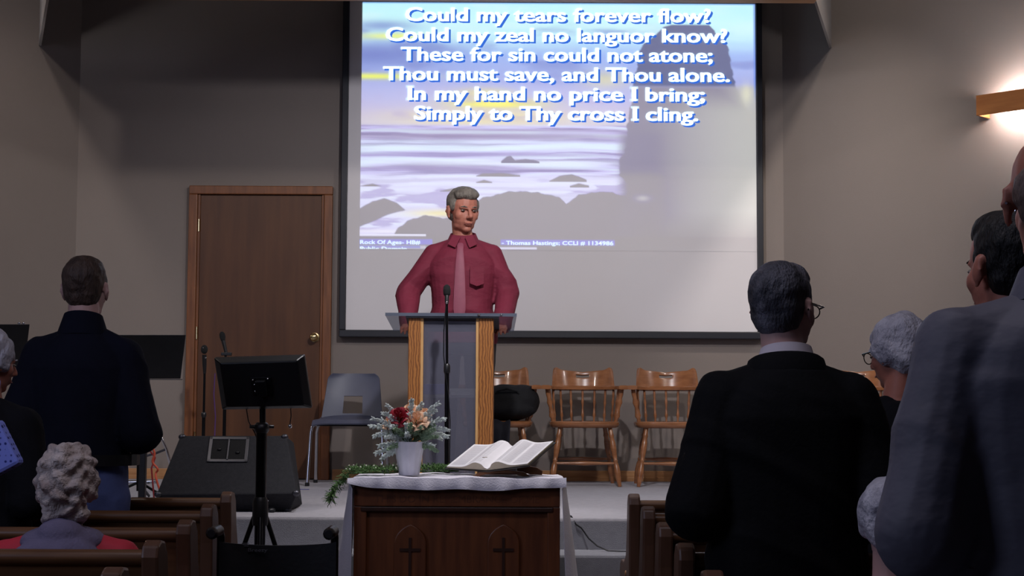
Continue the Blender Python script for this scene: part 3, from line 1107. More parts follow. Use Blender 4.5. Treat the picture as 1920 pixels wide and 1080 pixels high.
# ------------------------------------------------------------------ microphone in front of the pulpit
MFOAM = mat('mic_foam', (18, 18, 20), 0.9, var=0.2, bump=0.5, bscale=300)
mc = thing('microphone_stand', 'straight black microphone stand directly in front of the pulpit', 'microphone stand', (P(838, 860, 8.45).x, 8.45, STG))
X0 = mc.location.x
z = lambda py: P(835, py, 8.45).z - STG
MB().lathe([(0.125, 0), (0.125, 0.012), (0.11, 0.022), (0.03, 0.03), (0.018, 0.05)], None, 28).build('base', BLACKM, mc, smooth=True)
MB().rod((0, 0, 0.03), (-0.004, 0, z(694)), 0.0125, 14).build('lower_tube', BLACKM, mc, smooth=True)
MB().turned((-0.004, 0, z(700)), (-0.004, 0, z(682)), [(0, .015), (.2, .018), (.8, .018), (1, .012)], 14).build('clutch', BLACK, mc, smooth=True)
MB().rod((-0.004, 0, z(684)), (-0.008, 0, z(572)), 0.0075, 12).build('upper_tube', BLACKM, mc, smooth=True)
MB().tube([(-0.012, -0.01, z(575)), (-0.022, -0.012, z(620)), (-0.022, -0.014, z(665)), (-0.012, -0.02, z(700)), (0.006, -0.018, z(740)), (0.016, -0.016, z(790)), (0.014, -0.02, 0.06), (0.03, -0.06, 0.006)], 0.0035, 6).build('cable', BLACK, mc, smooth=True)
mi = thing('microphone', 'slim black microphone rising over the front of the pulpit', 'microphone', (X0 - 0.008, 8.45, STG + z(571)))
zm = P(832, 534, 8.47).z - STG - z(571)
MB().turned((0, 0, 0), (0, 0.015, zm * .45), [(0, .008), (.3, .011), (1, .012)], 14).build('handle', BLACK, mi, smooth=True)
MB().turned((0, 0.015, zm * .45), (-0.002, 0.03, zm), [(0, .012), (.1, .019), (.5, .021), (.85, .018), (1, .008)], 16).build('windscreen', MFOAM, mi, smooth=True)
MB().ell((0.0, -0.012, 0.010), (0.007, 0.006, 0.008)).build('collar_screw', CHROME, mi, smooth=True)

# ------------------------------------------------------------------ people
def head_parts(m, M, build=1.0, bald=False):
    """primitives of a head in head space (face to +y), pushed through M"""
    R = M.to_3x3()

    def E(c, r):
        m.ell(M @ Vector(c), r, R)

    def K(a, b, ra, rb):
        m.cone(M @ Vector(a), M @ Vector(b), ra, rb)
    s = M.to_scale().x
    E((0, -0.012, 0.032), (0.076, 0.097, 0.086))
    E((0, 0.022, -0.038), (0.061, 0.066, 0.070))
    E((0, 0.022, -0.074), (0.050, 0.055, 0.038))
    E((0, 0.058, -0.097), (0.024, 0.022, 0.017))
    for q in (-1, 1):
        E((q * 0.038, 0.046, -0.024), (0.026, 0.030, 0.030))
        E((q * 0.040, 0.016, -0.076), (0.015, 0.034, 0.022))
        # ear : outer rim and lobe
        E((q * 0.081, -0.008, -0.008), (0.008, 0.019, 0.029))
        K((q * 0.080, -0.020, 0.018), (q * 0.088, -0.022, -0.008), 0.006, 0.006)
        K((q * 0.080, -0.002, 0.020), (q * 0.086, -0.020, 0.016), 0.005, 0.006)
        E((q * 0.079, -0.002, -0.034), (0.007, 0.009, 0.010))
        E((q * 0.011, 0.098, -0.036), (0.009, 0.010, 0.007))
        K((q * 0.012, 0.084, 0.014), (q * 0.042, 0.070, 0.016), 0.009, 0.008)
    K((0, 0.085, 0.012), (0, 0.108, -0.030), 0.008, 0.0115)
    E((0, 0.082, -0.062), (0.024, 0.013, 0.0065))
    E((0, 0.080, -0.073), (0.020, 0.012, 0.0065))


def hand(m, wrist, d, up, side, k=1.0, curl=0.35):
    """palm, four fingers and a thumb; d points to the fingertips, up is the back of the hand, side the thumb side"""
    d, up, side = Vector(d).normalized(), Vector(up).normalized(), Vector(side).normalized()
    w_ = Vector(wrist)
    for q in (-0.027, -0.009, 0.009, 0.027):
        m.cone(w_ + side * q * 0.6 + d * 0.01, w_ + side * q + d * 0.088, 0.013 * k, 0.011 * k, 10)
    for q, ln in ((-0.034, 0.060), (-0.0115, 0.074), (0.0115, 0.080), (0.034, 0.070)):
        b = w_ + side * q + d * 0.088
        p1 = b + (d - up * curl * .4).normalized() * ln * .45
        p2 = p1 + (d - up * curl * 1.3).normalized() * ln * .32
        p3 = p2 + (d - up * curl * 2.4).normalized() * ln * .26
        m.limb([b, p1, p2, p3], [0.0092 * k, 0.0084 * k, 0.0078 * k, 0.0070 * k], 8)
    b = w_ + side * 0.024 + d * 0.022
    p1 = b + (side * .8 + d * .7 - up * .15).normalized() * 0.042
    p2 = p1 + (side * .35 + d * .9 - up * .3).normalized() * 0.034
    p3 = p2 + (d - up * .3).normalized() * 0.024
    m.limb([b, p1, p2, p3], [0.015 * k, 0.012 * k, 0.010 * k, 0.0085 * k], 8)


def person(label, loc, rz, H=1.75, wide=1.0, belly=0.0, shirt=None, trousers=None, skin=None, hair=None, hair_style='short',
           hyaw=0.0, hpitch=0.0, arms=None, seated=False, glasses=None, collar=None, off=0.012, hem=0.86, shoes=True,
           fold=(0.005, 8), vox=0.0065, top_name='shirt', head_scale=1.0, lean=0.0, stoop=0.0, group=None, hands=True):
    t = thing('person', label, 'person', loc, rz, group)
    k = H / 1.75
    dz = -0.36 if seated else 0.0
    W = wide

    def V(x, y, z):
        return Vector((x * k, y * k, z * k))
    up = lambda z: z + dz
    fwd = lambda z: stoop * max(0, (z - 1.0)) ** 1.3
    secs = [(.80, .135, .105), (.88, .170, .118), (.96, .168, .115 + belly * .4), (1.06, .150, .108 + belly), (1.16, .155, .112 + belly * .8), (1.26, .168, .120 + belly * .3), (1.34, .165, .120), (1.39, .140, .108), (1.43, .105, .090), (1.465, .070, .072), (1.49, .055, .060)]

    def torso(m, o, z0, z1=9):
        S2 = []
        for z, rx, ry in secs:
            if z0 <= z <= z1:
                S2.append((0, (fwd(z) + (belly * .35 if z < 1.3 else 0)) * k, up(z) * k, (rx * W + o) * k, (ry + o) * k))
        zz = [s[0] for s in secs]
        if z1 < secs[-1][0]:
            rx = np.interp(z1, zz, [s[1] for s in secs]); ry = np.interp(z1, zz, [s[2] for s in secs])
            S2.append((0, (fwd(z1) + (belly * .35 if z1 < 1.3 else 0)) * k, up(z1) * k, (rx * W + o) * k, (ry + o) * k))
        if z0 > secs[0][0]:
            rx = np.interp(z0, zz, [s[1] for s in secs]); ry = np.interp(z0, zz, [s[2] for s in secs])
            S2.insert(0, (0, (fwd(z0) + belly * .35) * k, up(z0) * k, (rx * W + o) * k, (ry + o) * k))
        elif z0 < secs[0][0]:
            S2.insert(0, (0, belly * .2 * k, up(z0) * k, (.175 * W + o) * k, (.12 + o) * k))
        m.loft(S2)
    sh = {}
    for q in (-1, 1):
        sh[q] = V(q * 0.150 * W, fwd(1.39), up(1.378))
    AR = {}
    for q in (-1, 1):
        if arms and q in arms:
            AR[q] = dict(arms[q])
            AR[q]['pts'] = [sh[q]] + list(arms[q]['pts'][1:])
        else:
            el = sh[q] + V(q * 0.075, -0.045, -0.275)
            wr = el + V(-q * 0.055, 0.235, 0.02)
            AR[q] = dict(pts=[sh[q], el, wr], d=Vector((-q * 0.25, 1, 0.1)), up=Vector((0, 0.0, 1)), side=Vector((-q, 0.1, 0.2)))
    # hips and legs
    LG = {}
    for q in (-1, 1):
        hip = V(q * 0.092 * W, 0, up(0.86))
        if seated:
            kn_ = V(q * 0.11, 0.41, 0.50); an = V(q * 0.11, 0.40, 0.085)
        else:
            kn_ = V(q * 0.10, 0.015, 0.48); an = V(q * 0.105, -0.02, 0.085)
        LG[q] = [hip, kn_, an]
    neckp = V(0, fwd(1.47) - 0.005, up(1.465))
    hs = k * head_scale
    Mh = Matrix.Translation(V(0, fwd(1.6) + 0.022, up(1.635))) @ Euler((-hpitch, 0, hyaw)).to_matrix().to_4x4() @ Matrix.Scale(hs, 4)
    Mr = Matrix.Translation(Mh.to_translation()) @ Mh.to_3x3().normalized().to_4x4()

    class HM(MB):
        pass
    b = MB()
    torso(b, -0.004, .80)
    for q in (-1, 1):
        b.cone(V(q * .045, fwd(1.42) - .01, up(1.435)), sh[q], .040 * k, .046 * k)
        b.cone(V(q * .06, fwd(1.36), up(1.36)), sh[q], .062 * k, .046 * k)
        p = AR[q]['pts']
        b.limb(p, [.050 * k, .040 * k, .027 * k])
        if hands:
            hand(b, p[-1], AR[q]['d'], AR[q]['up'], AR[q]['side'], 1.0, AR[q].get('curl', 0.35))
        else:
            b.ell(p[-1] + Vector(AR[q]['d']).normalized() * .05, (.04, .05, .03))
        b.limb(LG[q], [.085 * k, .058 * k, .038 * k])
        f0 = LG[q][2] + V(0, -0.03, -0.03)
        b.cone(f0, f0 + V(q * 0.02, 0.17, -0.012), .034 * k, .028 * k)
    b.cone(neckp, Mh @ Vector((0, -0.022, -0.06)), .060 * k, .056 * k)
    # head primitives, in real size
    hb = MB()
    head_parts(hb, Matrix.Identity(4))
    b.add([Mh @ Vector(v) for v in hb.v], hb.f)
    fuse(b, 'body', skin or SKIN, t, vox, 3)
    # top garment
    g_ = MB()
    torso(g_, off, hem, 1.47)
    for q in (-1, 1):
        g_.cone(V(q * .045, fwd(1.42) - .01, up(1.432)), sh[q], (.046 + off * .7) * k, (.056 + off * .8) * k)
        g_.cone(V(q * .06, fwd(1.36), up(1.36)), sh[q], (.072 + off) * k, (.056 + off) * k)
        p = AR[q]['pts']
        r0 = [.056 + off, .051 + off * 1.2, .036 + off]
        pe = p[-1] + (p[-2] - p[-1]).normalized() * 0.012
        sm1 = p[1].lerp(pe, 0.55)
        g_.limb([p[0], p[0].lerp(p[1], .5), p[1], sm1, pe], [r0[0] * k, (r0[0] * .98) * k, (r0[1] * 1.04) * k, (r0[1] * .93) * k, r0[2] * k])
    fuse(g_, top_name, shirt, t, max(vox, .006), 5, folds(fold[0], fold[1], hash(label) % 1000 if False else len(label) * 7))
    # trousers
    tr = MB()
    torso(tr, 0.008, .80, 1.03)
    for q in (-1, 1):
        tr.limb([LG[q][0], LG[q][1], LG[q][2] + V(0, 0, -0.01)], [.098 * k, .075 * k, .062 * k])
    fuse(tr, 'trousers', trousers or MATS['dark_trousers'], t, .009, 5, folds(0.003, 7, 4))
    if shoes:
        for q in (-1, 1):
            s_ = MB()
            f0 = LG[q][2]
            s_.ell((f0.x, f0.y - 0.01, 0.045), (.042, .06, .045)).ell((f0.x + q * .012, f0.y + .10, 0.030), (.048, .11, .030)).box((f0.x - .04, f0.y - .06, 0.001), (f0.x + .045, f0.y + .16, .015))
            fuse(s_, 'shoe', BLACK, t, .008, 3)
    # hair
    if hair is not None:
        h = MB()

        def HE(c, r):
            h.ell(Mh @ Vector(c), tuple(x * hs for x in r), Mh.to_3x3().normalized())
        fnh = curls(0.0016, 70, 2)
        if hair_style == 'short':
            HE((0, -0.026, 0.046), (0.081, 0.095, 0.083))
            HE((0, -0.040, -0.004), (0.072, 0.062, 0.078))
            HE((0, -0.034, 0.02), (0.077, 0.080, 0.070))
            HE((0, 0.01, 0.082), (0.062, 0.078, 0.045))
            for q in (-1, 1):
                HE((q * 0.060, -0.004, 0.026), (0.020, 0.034, 0.030))
        elif hair_style == 'swept':
            HE((0, -0.024, 0.046), (0.082, 0.094, 0.085))
            HE((0, -0.042, 0.0), (0.076, 0.068, 0.070))
            HE((0.0, 0.028, 0.086), (0.066, 0.068, 0.042))
            HE((0.030, 0.050, 0.080), (0.040, 0.036, 0.024))
            HE((-0.030, 0.048, 0.084), (0.036, 0.034, 0.022))
            for q in (-1, 1):
                HE((q * 0.066, 0.010, 0.030), (0.016, 0.030, 0.036))
        elif hair_style == 'thin':
            HE((0, -0.040, 0.012), (0.079, 0.076, 0.060))
            HE((0, -0.046, -0.02), (0.070, 0.062, 0.045))
        elif hair_style == 'fluffy':
            HE((0, -0.022, 0.048), (0.092, 0.104, 0.088))
            HE((0, -0.05, -0.01), (0.086, 0.074, 0.080))
            for q in (-1, 1):
                HE((q * 0.064, -0.01, 0.01), (0.034, 0.06, 0.060))
            fnh = curls(0.005, 45, 5)
        elif hair_style == 'curly':
            HE((0, -0.022, 0.048), (0.094, 0.106, 0.090))
            HE((0, -0.05, -0.02), (0.092, 0.078, 0.080))
            HE((0, -0.050, -0.085), (0.076, 0.055, 0.056))
            for q in (-1, 1):
                HE((q * 0.066, -0.01, 0.0), (0.036, 0.06, 0.066))
                HE((q * 0.045, -0.05, -0.10), (0.034, 0.04, 0.036))
            fnh = curls(0.0085, 75, 9)
        fuse(h, 'hair', hair, t, .0045, 3, fnh)
    t['_'] = 0
    del t['_']
    if glasses is not None:
        gl = MB()
        for q in (-1, 1):
            pts = [Mh @ Vector((q * 0.033 + 0.024 * math.cos(a), 0.100 - abs(q * 0.033 + 0.024 * math.cos(a)) * .1, -0.004 + 0.019 * math.sin(a))) for a in [2 * math.pi * i / 20 for i in range(21)]]
            gl.tube(pts, 0.0016, 6)
            gl.tube([Mh @ Vector(p) for p in ((q * 0.058, 0.094, 0.004), (q * 0.074, 0.085, 0.008), (q * 0.084, 0.02, 0.010), (q * 0.086, -0.008, 0.012), (q * 0.085, -0.028, -0.006))], 0.0022, 6)
        gl.tube([Mh @ Vector(p) for p in ((-0.010, 0.104, 0.0), (0, 0.108, 0.003), (0.010, 0.104, 0.0))], 0.0016, 6)
        gl.build('glasses', glasses, t, smooth=True)
    # face details
    EW = mat('eye_white', (150, 136, 126), 0.3, var=0.02)
    EI = mat('eye_iris', (50, 44, 40), 0.2, var=0.05)
    BR_ = hair if hair is not None else MATS['dark_trousers']
    for q in (-1, 1):
        MB().ell(Mh @ Vector((q * 0.032, 0.0752, 0.0)), (0.0115 * hs, 0.0105 * hs, 0.0050 * hs), Mr.to_3x3()).build('eye', EW, t, smooth=True)
        MB().ell(Mh @ Vector((q * 0.032, 0.0832, 0.0)), (0.0052 * hs, 0.0030 * hs, 0.0046 * hs), Mr.to_3x3()).build('iris', EI, t, smooth=True)
        MB().tube([Mh @ Vector(p) for p in ((q * 0.014, 0.0905, 0.017), (q * 0.03, 0.0875, 0.022), (q * 0.046, 0.0745, 0.018))], [.003, .004, .002], 6).build('eyebrow', BR_, t, smooth=True)
    LIP = mat('lips', (150, 86, 78), 0.5, var=0.05)
    MB().tube([Mh @ Vector(p) for p in ((-0.024, 0.081, -0.0685), (-0.010, 0.0935, -0.067), (0.010, 0.0935, -0.067), (0.024, 0.081, -0.0685))], [.0015, .0030, .0030, .0015], 6).build('mouth', LIP, t, smooth=True)
    if collar is not None:
        cm, z0, z1, r0, r1 = collar
        c_ = MB()
        n = 28
        for zz, r in ((0, r0), (1, r1)):
            pass
        rs = []
        for zz, r, in ((z0, r0 * 1.12), (z1, r1), (z1 - .002, r1 * .93), (z0, r0)):
            rs.append([V(r * math.cos(2 * math.pi * i / n) * 1.08, fwd(1.47) - 0.004 + r * math.sin(2 * math.pi * i / n), up(zz - 0.018 * math.sin(2 * math.pi * i / n))) for i in range(n)])
        c_.rings(rs, closed=True)
        c_.build('collar', cm, t, smooth=True)
    return t, Mh


TRD = mat('dark_trousers', (34, 34, 42), 0.85, var=0.15)

# --- the speaker behind the pulpit
YM = 9.42
HM_ = P(871, 351, YM).z - STG
sx = P(868, 500, YM).x
inv = (Matrix.Translation((sx, YM, STG)) @ Matrix.Rotation(math.pi, 4, 'Z')).inverted()
W2L = lambda p: inv @ p
R_ = 'speaker'
kk = HM_ / 1.762
plate_z = lambda y: STG + ph + k * (y - YPU + 0.02) + 0.010
# image-left arm is local +x
wl = P(764, 578, 9.17); wr_ = P(943, 586, 9.17)
wl.z = plate_z(9.17) + 0.035; wr_.z = plate_z(9.17) + 0.035
armL = dict(pts=[W2L(P(800, 466, YM)), W2L(P(768, 546, YM - 0.02)), W2L(wl)], d=Vector((-0.05, 1, -0.30)), up=Vector((0, 0.2, 1)), side=Vector((-1, 0.15, 0)), curl=0.25)
armR = dict(pts=[W2L(P(926, 466, YM)), W2L(P(951, 552, YM - 0.02)), W2L(wr_)], d=Vector((0.15, 1, -0.30)), up=Vector((0, 0.2, 1)), side=Vector((1, 0.15, 0)), curl=0.25)
BURG = mat('burgundy_shirt', (118, 38, 58), 0.75, var=0.08, nscale=8, stretch=(1, 1, 1.8), bump=1.0, bscale=9, spec=0.3)
GRH = hairmat('grey_brown_hair', (140, 132, 122), (92, 84, 78), 30, (2, 2, .5))
sp_, Mh = person('man in burgundy shirt and mauve tie standing behind the pulpit', (sx, YM, STG), math.pi, HM_ / 1.0 * 0.985, wide=1.10, belly=0.035, shirt=BURG,
                 trousers=TRD, skin=SKINR, hair=GRH, hair_style='swept', hyaw=0.42, hpitch=0.10, arms={1: armL, -1: armR}, vox=0.0048,
                 fold=(0.013, 5.5), off=0.015, head_scale=1.10, collar=(BURG, 1.458, 1.505, 0.078, 0.068))
# tie, placket pocket and collar points
kz = HM_ * 0.985 / 1.75
TIE = mat('mauve_tie', (140, 70, 90), 0.6, var=0.06, nscale=30)
m = MB()
fy = lambda z: (np.interp(z, [1.0, 1.10, 1.2, 1.3, 1.4, 1.46], [0.188, 0.186, 0.178, 0.165, 0.135, 0.088]))
rows = [(1.445, .018), (1.42, .022), (1.405, .017), (1.35, .026), (1.2, .034), (1.08, .038), (1.02, .038), (0.99, .004)]
v = []
for z_, hw_ in rows:
    for s in (-1, 1):
        v.append((s * hw_ * kz + 0.012 * kz, fy(z_) * kz, z_ * kz))
    
m.add(v, [(2 * i, 2 * i + 1, 2 * i + 3, 2 * i + 2) for i in range(len(rows) - 1)])
m.build('tie', TIE, sp_, smooth=True, solid=0.010, sub=1)
for s in (-1, 1):
    m = MB().add([(s * 0.012 * kz, .088 * kz, 1.475 * kz), (s * 0.055 * kz, .070 * kz, 1.492 * kz), (s * 0.085 * kz, .105 * kz, 1.432 * kz), (s * 0.040 * kz, .128 * kz, 1.408 * kz)], [(0, 1, 2, 3)])
    m.build('collar_point', BURG, sp_, solid=0.006, bevel=0.002)
pk = MB()
for z_, d_ in ((1.30, 0), (1.19, 0)):
    pass
MB().add([(-0.125 * kz, 0.148 * kz, 1.30 * kz), (-0.045 * kz, 0.171 * kz, 1.30 * kz), (-0.045 * kz, 0.182 * kz, 1.20 * kz), (-0.085 * kz, 0.180 * kz, 1.185 * kz), (-0.125 * kz, 0.160 * kz, 1.20 * kz)], [(0, 1, 2, 3, 4)]).build('pocket', BURG, sp_, solid=0.007, bevel=0.002)
MB().rings([[Vector((1.03 * 0.178 * kz * math.cos(a), (0.02 + 0.150 * math.sin(a)) * kz, z_ * kz)) for a in [2 * math.pi * i / 32 for i in range(32)]] for z_ in (0.955, 0.99)], caps=False).build('belt', BLACK, sp_, solid=0.006)

# --- congregation
NAVY = mat('navy_sweatshirt', (15, 17, 33), 0.9, var=0.12, nscale=12, bump=0.6, bscale=8, spec=0.2)
JEAN = mat('blue_denim', (92, 106, 160), 0.85, var=0.12, nscale=20, bump=0.15, bscale=200)
BLK = mat('black_jacket', (9, 10, 14), 0.85, var=0.15, nscale=10, bump=0.15, bscale=90, spec=0.2)
BLK2 = mat('black_knit', (17, 17, 22), 0.9, var=0.15, nscale=10, bump=0.2, bscale=120, spec=0.2)
GRY = mat('grey_shirt', (98, 97, 110), 0.62, var=0.06, nscale=8, stretch=(1, 1, 1.6), bump=1.0, bscale=6, spec=0.4)
RED = mat('red_jacket', (196, 44, 62), 0.75, var=0.08, nscale=8)
LAV = mat('lavender_hood', (112, 104, 130), 0.9, var=0.12, nscale=12, bump=0.3, bscale=120)
WHT = mat('white_collar', (220, 212, 222), 0.7, var=0.03)
WHAIR = hairmat('white_hair', (214, 212, 222), (160, 158, 172), 26, (1, 1, .6))
SALT = hairmat('salt_pepper_hair', (120, 120, 132), (40, 40, 46), 9, (1.5, 1.5, .6))
BRNH = hairmat('brown_hair', (92, 74, 64), (58, 46, 42), 30)
BLKH = hairmat('black_hair', (24, 22, 22), (12, 11, 11), 30)
CURL = hairmat('curly_grey_hair', (216, 202, 196), (146, 128, 124), 16, (1, 1, 1))


def place(px, py_top, Y):
    p = P(px, py_top, Y)
    return p.x, p.z


x, h = place(160, 478, 6.16)
p1, _ = person('man in navy sweatshirt and jeans seen from behind, beside the left pews', (x, 6.16, 0), 0.03, h * 0.992, wide=1.0, belly=0.01, shirt=NAVY, trousers=JEAN, skin=SKINP, hair=BRNH,
               hair_style='short', hyaw=-0.06, off=0.024, hem=1.0, fold=(0.006, 6), top_name='sweatshirt', collar=(NAVY, 1.45, 1.535, 0.082, 0.066), head_scale=1.0)
MB().rings([[Vector((0.215 * h / 1.75 * math.cos(a), (0.146 * math.sin(a)) * h / 1.75, z_ * h / 1.75)) for a in [2 * math.pi * i / 32 for i in range(32)]] for z_ in (0.975, 1.015)], caps=False).build('belt', BLACK, p1, solid=0.006)

x, h = place(1472, 494, 3.98)
p2, _ = person('man in black jacket and white collar with glasses, his back to the camera', (x, 3.98, 0), 0.0, h * 0.995, wide=1.11, belly=0.02, shirt=BLK, skin=SKINP, hair=SALT, hair_style='short',
               hyaw=-0.66, hpitch=-0.0, off=0.034, hem=0.80, fold=(0.005, 5), top_name='jacket', glasses=BLACKM, collar=(WHT, 1.47, 1.525, 0.070, 0.064), head_scale=1.03)
kq = h * .995 / 1.75
m = MB()
n = 32
rs = []
for z_, r in ((1.445, .105), (1.492, .092), (1.498, .084), (1.45, .085)):
    rs.append([Vector((r * 1.12 * kq * math.cos(2 * math.pi * i / n), (-0.002 + r * .95 * math.sin(2 * math.pi * i / n)) * kq, (z_ - 0.02 * math.sin(2 * math.pi * i / n)) * kq)) for i in range(n)])
m.rings(rs, closed=True)
m.build('jacket_collar', BLK, p2, smooth=True)

x, h = place(1990, 232, 2.5)
p3, _ = person('nearest man at the right edge in grey dress shirt, with glasses and bald head', (x, 2.5, 0), 0.0, h * 0.995, wide=1.12, belly=0.02, shirt=GRY, skin=SKINR, hair=hairmat('thin_grey_hair', (120, 100, 92), (96, 76, 70)), hair_style='thin',
               hyaw=-0.2, off=0.026, hem=0.78, fold=(0.017, 3.2), glasses=CHROME, collar=(GRY, 1.46, 1.52, 0.080, 0.068), vox=0.006)

x, h = place(1893, 389, 3.12)
p4, _ = person('man with short black hair, only his head showing over the grey shirt', (x, 3.12, 0), 0.0, h * 0.992, shirt=BLK2, skin=SKINR, hair=BLKH, hair_style='short', hyaw=0.35, top_name='sweater')

x, h = place(1684, 583, 4.66)
p5, _ = person('white-haired woman in black standing beyond the man in the black jacket', (x, 4.66, 0), 0.1, h * 0.985, wide=0.95, shirt=BLK2, skin=SKINR, hair=WHAIR, hair_style='fluffy', hyaw=0.55, hpitch=0.15, top_name='cardigan', glasses=BLACKM, off=0.02)

x, h = place(-18, 612, 5.41)
p6, _ = person('white-haired woman in black at the left edge of the pews', (x, 5.41, 0), -0.2, h * 0.985, wide=1.0, shirt=BLK2, skin=SKINR, hair=WHAIR, hair_style='fluffy', hyaw=-0.55, hpitch=0.15, top_name='cardigan', off=0.028)

p = P(125, 836, 4.42)
hh = p.z + 0.36 * 0.92
p7, Mh7 = person('seated woman with curly grey hair, lavender hood and red jacket, left pews', (p.x, 4.42, 0), 0.05, (p.z + 0.0) / (1.75 - 0.36 + 0.015) * 1.75, wide=1.25, shirt=RED, skin=SKINP, hair=CURL, hair_style='curly', hyaw=0.1,
                 seated=True, top_name='jacket', off=0.02, hpitch=0.1)
k7 = (p.z) / (1.75 - 0.36 + 0.015)
m = MB()
m.ell((0, -0.045, 1.11 * k7), (0.070, 0.07, 0.05)).ell((0, -0.01, 1.085 * k7), (0.125, 0.10, 0.05)).ell((0, -0.085, 1.03 * k7), (0.135, 0.06, 0.065))
fuse(m, 'hood', LAV, p7, 0.007, 4, folds(0.006, 7, 11))

p = P(1672, 893, 3.60)
p8, _ = person('seated white-haired person almost hidden behind the grey shirt elbow', (p.x, 3.60, 0), -0.1, p.z / 1.405 * 1.75, wide=0.95, shirt=mat('pink_blouse', (190, 110, 130), 0.8), skin=SKINP, hair=WHAIR, hair_style='fluffy',
               seated=True, top_name='blouse')

# patterned quilted bag carried by the woman on the left
PAT = mat('blue_dotted_cloth', (138, 152, 245), 0.8, nscale=55, kind='dots', rgb2=(34, 44, 130))
a_, b_, c_, d_ = P(-40, 800, 4.95), P(2, 786, 4.95), P(43, 868, 4.95), P(-40, 912, 4.95)
qb = thing('patterned_tote', 'light blue tote bag with dark blue dots at the left edge', 'bag', (P(0, 1000, 4.95).x, 4.95, 0.0))
vv = [Vector(q) - Vector(qb.location) for q in (a_, b_, c_, d_)]
m = MB()
m.add([q + Vector((0, dy, 0)) for dy in (-0.03, 0.03) for q in vv], [(0, 1, 2, 3), (7, 6, 5, 4), (0, 4, 5, 1), (1, 5, 6, 2), (2, 6, 7, 3), (3, 7, 4, 0)])
m.build('bag_body', PAT, qb, bevel=0.012)
MB().tube([vv[1] + Vector((-.02, 0, -.01)), vv[1] + Vector((-.03, 0.05, .12)), vv[1] + Vector((-.06, 0.1, .2)), vv[0] + Vector((0, 0.05, .12)), vv[0]], 0.008).build('handle', PAT, qb, smooth=True)

# ------------------------------------------------------------------ pews
PZT = 0.925


def pew(xa, xb, Y, label, end_side, group):
    """xa..xb along x; back at Y; seat towards +y; end panels at both ends"""
    t = thing('pew', label, 'pew', ((xa + xb) / 2, Y, 0), 0, group)
    h2 = (xb - xa) / 2
    T = 0.045
    xi0, xi1 = -h2 + T, h2 - T
    # back board leaning backwards at the top
    m = MB().prism([(0.0, 0.875), (0.018, 0.875), (0.10, 0.33), (0.08, 0.33)], xi0, xi1, lambda y, z, x: Vector((x, y, z)))
    m.build('back_board', PEWW, t)
    rail = []
    for a in range(14):
        an = 2 * math.pi * a / 14
        rail.append((0.008 + 0.026 * math.cos(an), 0.888 + 0.022 * math.sin(an)))
    MB().prism(rail, xi0, xi1, lambda y, z, x: Vector((x, y, z))).build('top_rail', PEWW, t, smooth=True)
    MB().prism([(0.02, 0.44), (0.44, 0.455), (0.455, 0.435), (0.44, 0.41), (0.06, 0.40)], xi0, xi1, lambda y, z, x: Vector((x, y, z))).build('seat', PEWW, t, bevel=0.006)
    MB().prism([(-0.11, 0.60), (-0.095, 0.60), (-0.095, 0.52), (0.06, 0.50), (0.06, 0.485), (-0.11, 0.505)], xi0 + .2, xi1 - .2, lambda y, z, x: Vector((x, y, z))).build('book_rack', PEWW, t)
    # end panel profile (y, z)
    prof = [(-0.035, 0.0), (-0.030, 0.50), (-0.045, 0.80), (-0.058, 0.895), (-0.048, 0.925), (-0.015, PZT + 0.012), (0.03, PZT + 0.006), (0.062, 0.90), (0.085, 0.80), (0.14, 0.68), (0.26, 0.635), (0.42, 0.63), (0.485, 0.61), (0.50, 0.57), (0.47, 0.52), (0.455, 0.30), (0.46, 0.0)]
    for s in (-1, 1):
        a, b = sorted((s * h2, s * (h2 - T)))
        MB().prism(prof, a, b, lambda y, z, x: Vector((x, y, z))).build('pew_end', PEWE, t, bevel=0.007)
        if s == end_side:
            for yy in (0.0,):
                MB().ell((s * (h2 + 0.0), 0.13, 0.60), (0.006, 0.012, 0.012)).build('plug', OAK, t, smooth=True)
    return t


lx = [(438, 924), (404, 945), (364, 974), (306, 1012), (236, 1056)]
lys = [6.37, 5.60, 4.85, 4.13, 3.46]
nmL = ['front left pew, nearest the chancel step', 'second left pew from the front, directly behind the man in navy', 'third left pew from the front', 'left pew holding the seated woman with curly hair', 'left pew nearest the camera, only its top rail showing']
for i, ((px, py), Y) in enumerate(zip(lx, lys)):
    xe = P(px, py, Y).x
    pew(-4.3, xe, Y, nmL[i], 1, 'left pews')
rx = [1178, 1203, 1232, 1268, 1316]
nmR = ['front right pew, nearest the chancel step', 'second right pew from the front', 'third right pew from the front, end beside the black jacket', 'right pew just beyond the man in the black jacket', 'right pew just behind the man in the black jacket']
for i, (px, Y) in enumerate(zip(rx, lys)):
    xe = P(px, 950 + i * 25, Y).x
    pew(xe, 3.8, Y, nmR[i], -1, 'right pews')

# ------------------------------------------------------------------ communion table with cloth
YT = 6.80
tx0, tx1 = P(663, 1000, YT).x, P(1050, 1000, YT).x
tcx = (tx0 + tx1) / 2
tz = P(860, 899, YT).z
TD = 0.40
tb = thing('communion_table', 'dark wooden communion table with two arched cross panels on its front', 'table', (tcx, YT, 0))
hwt = (tx1 - tx0) / 2
zfr0 = P(860, 950, YT).z
MB().box((-hwt - 0.012, -0.02, tz - 0.03), (hwt + 0.012, TD + 0.02, tz - 0.004)).build('table_top', TABD, tb, bevel=0.006)
MB().box((-hwt, 0, zfr0), (hwt, 0.03, tz - 0.03)).build('frieze', TABW, tb, bevel=0.004)
MB().box((-hwt + .012, 0.026, 0.06), (hwt - .012, 0.045, zfr0)).build('front_panel', TABW, tb)
MB().box((-hwt + 0.03, -0.004, zfr0 - 0.022), (hwt - 0.03, 0.03, zfr0 - 0.002)).build('moulding', TABD, tb, bevel=0.004)
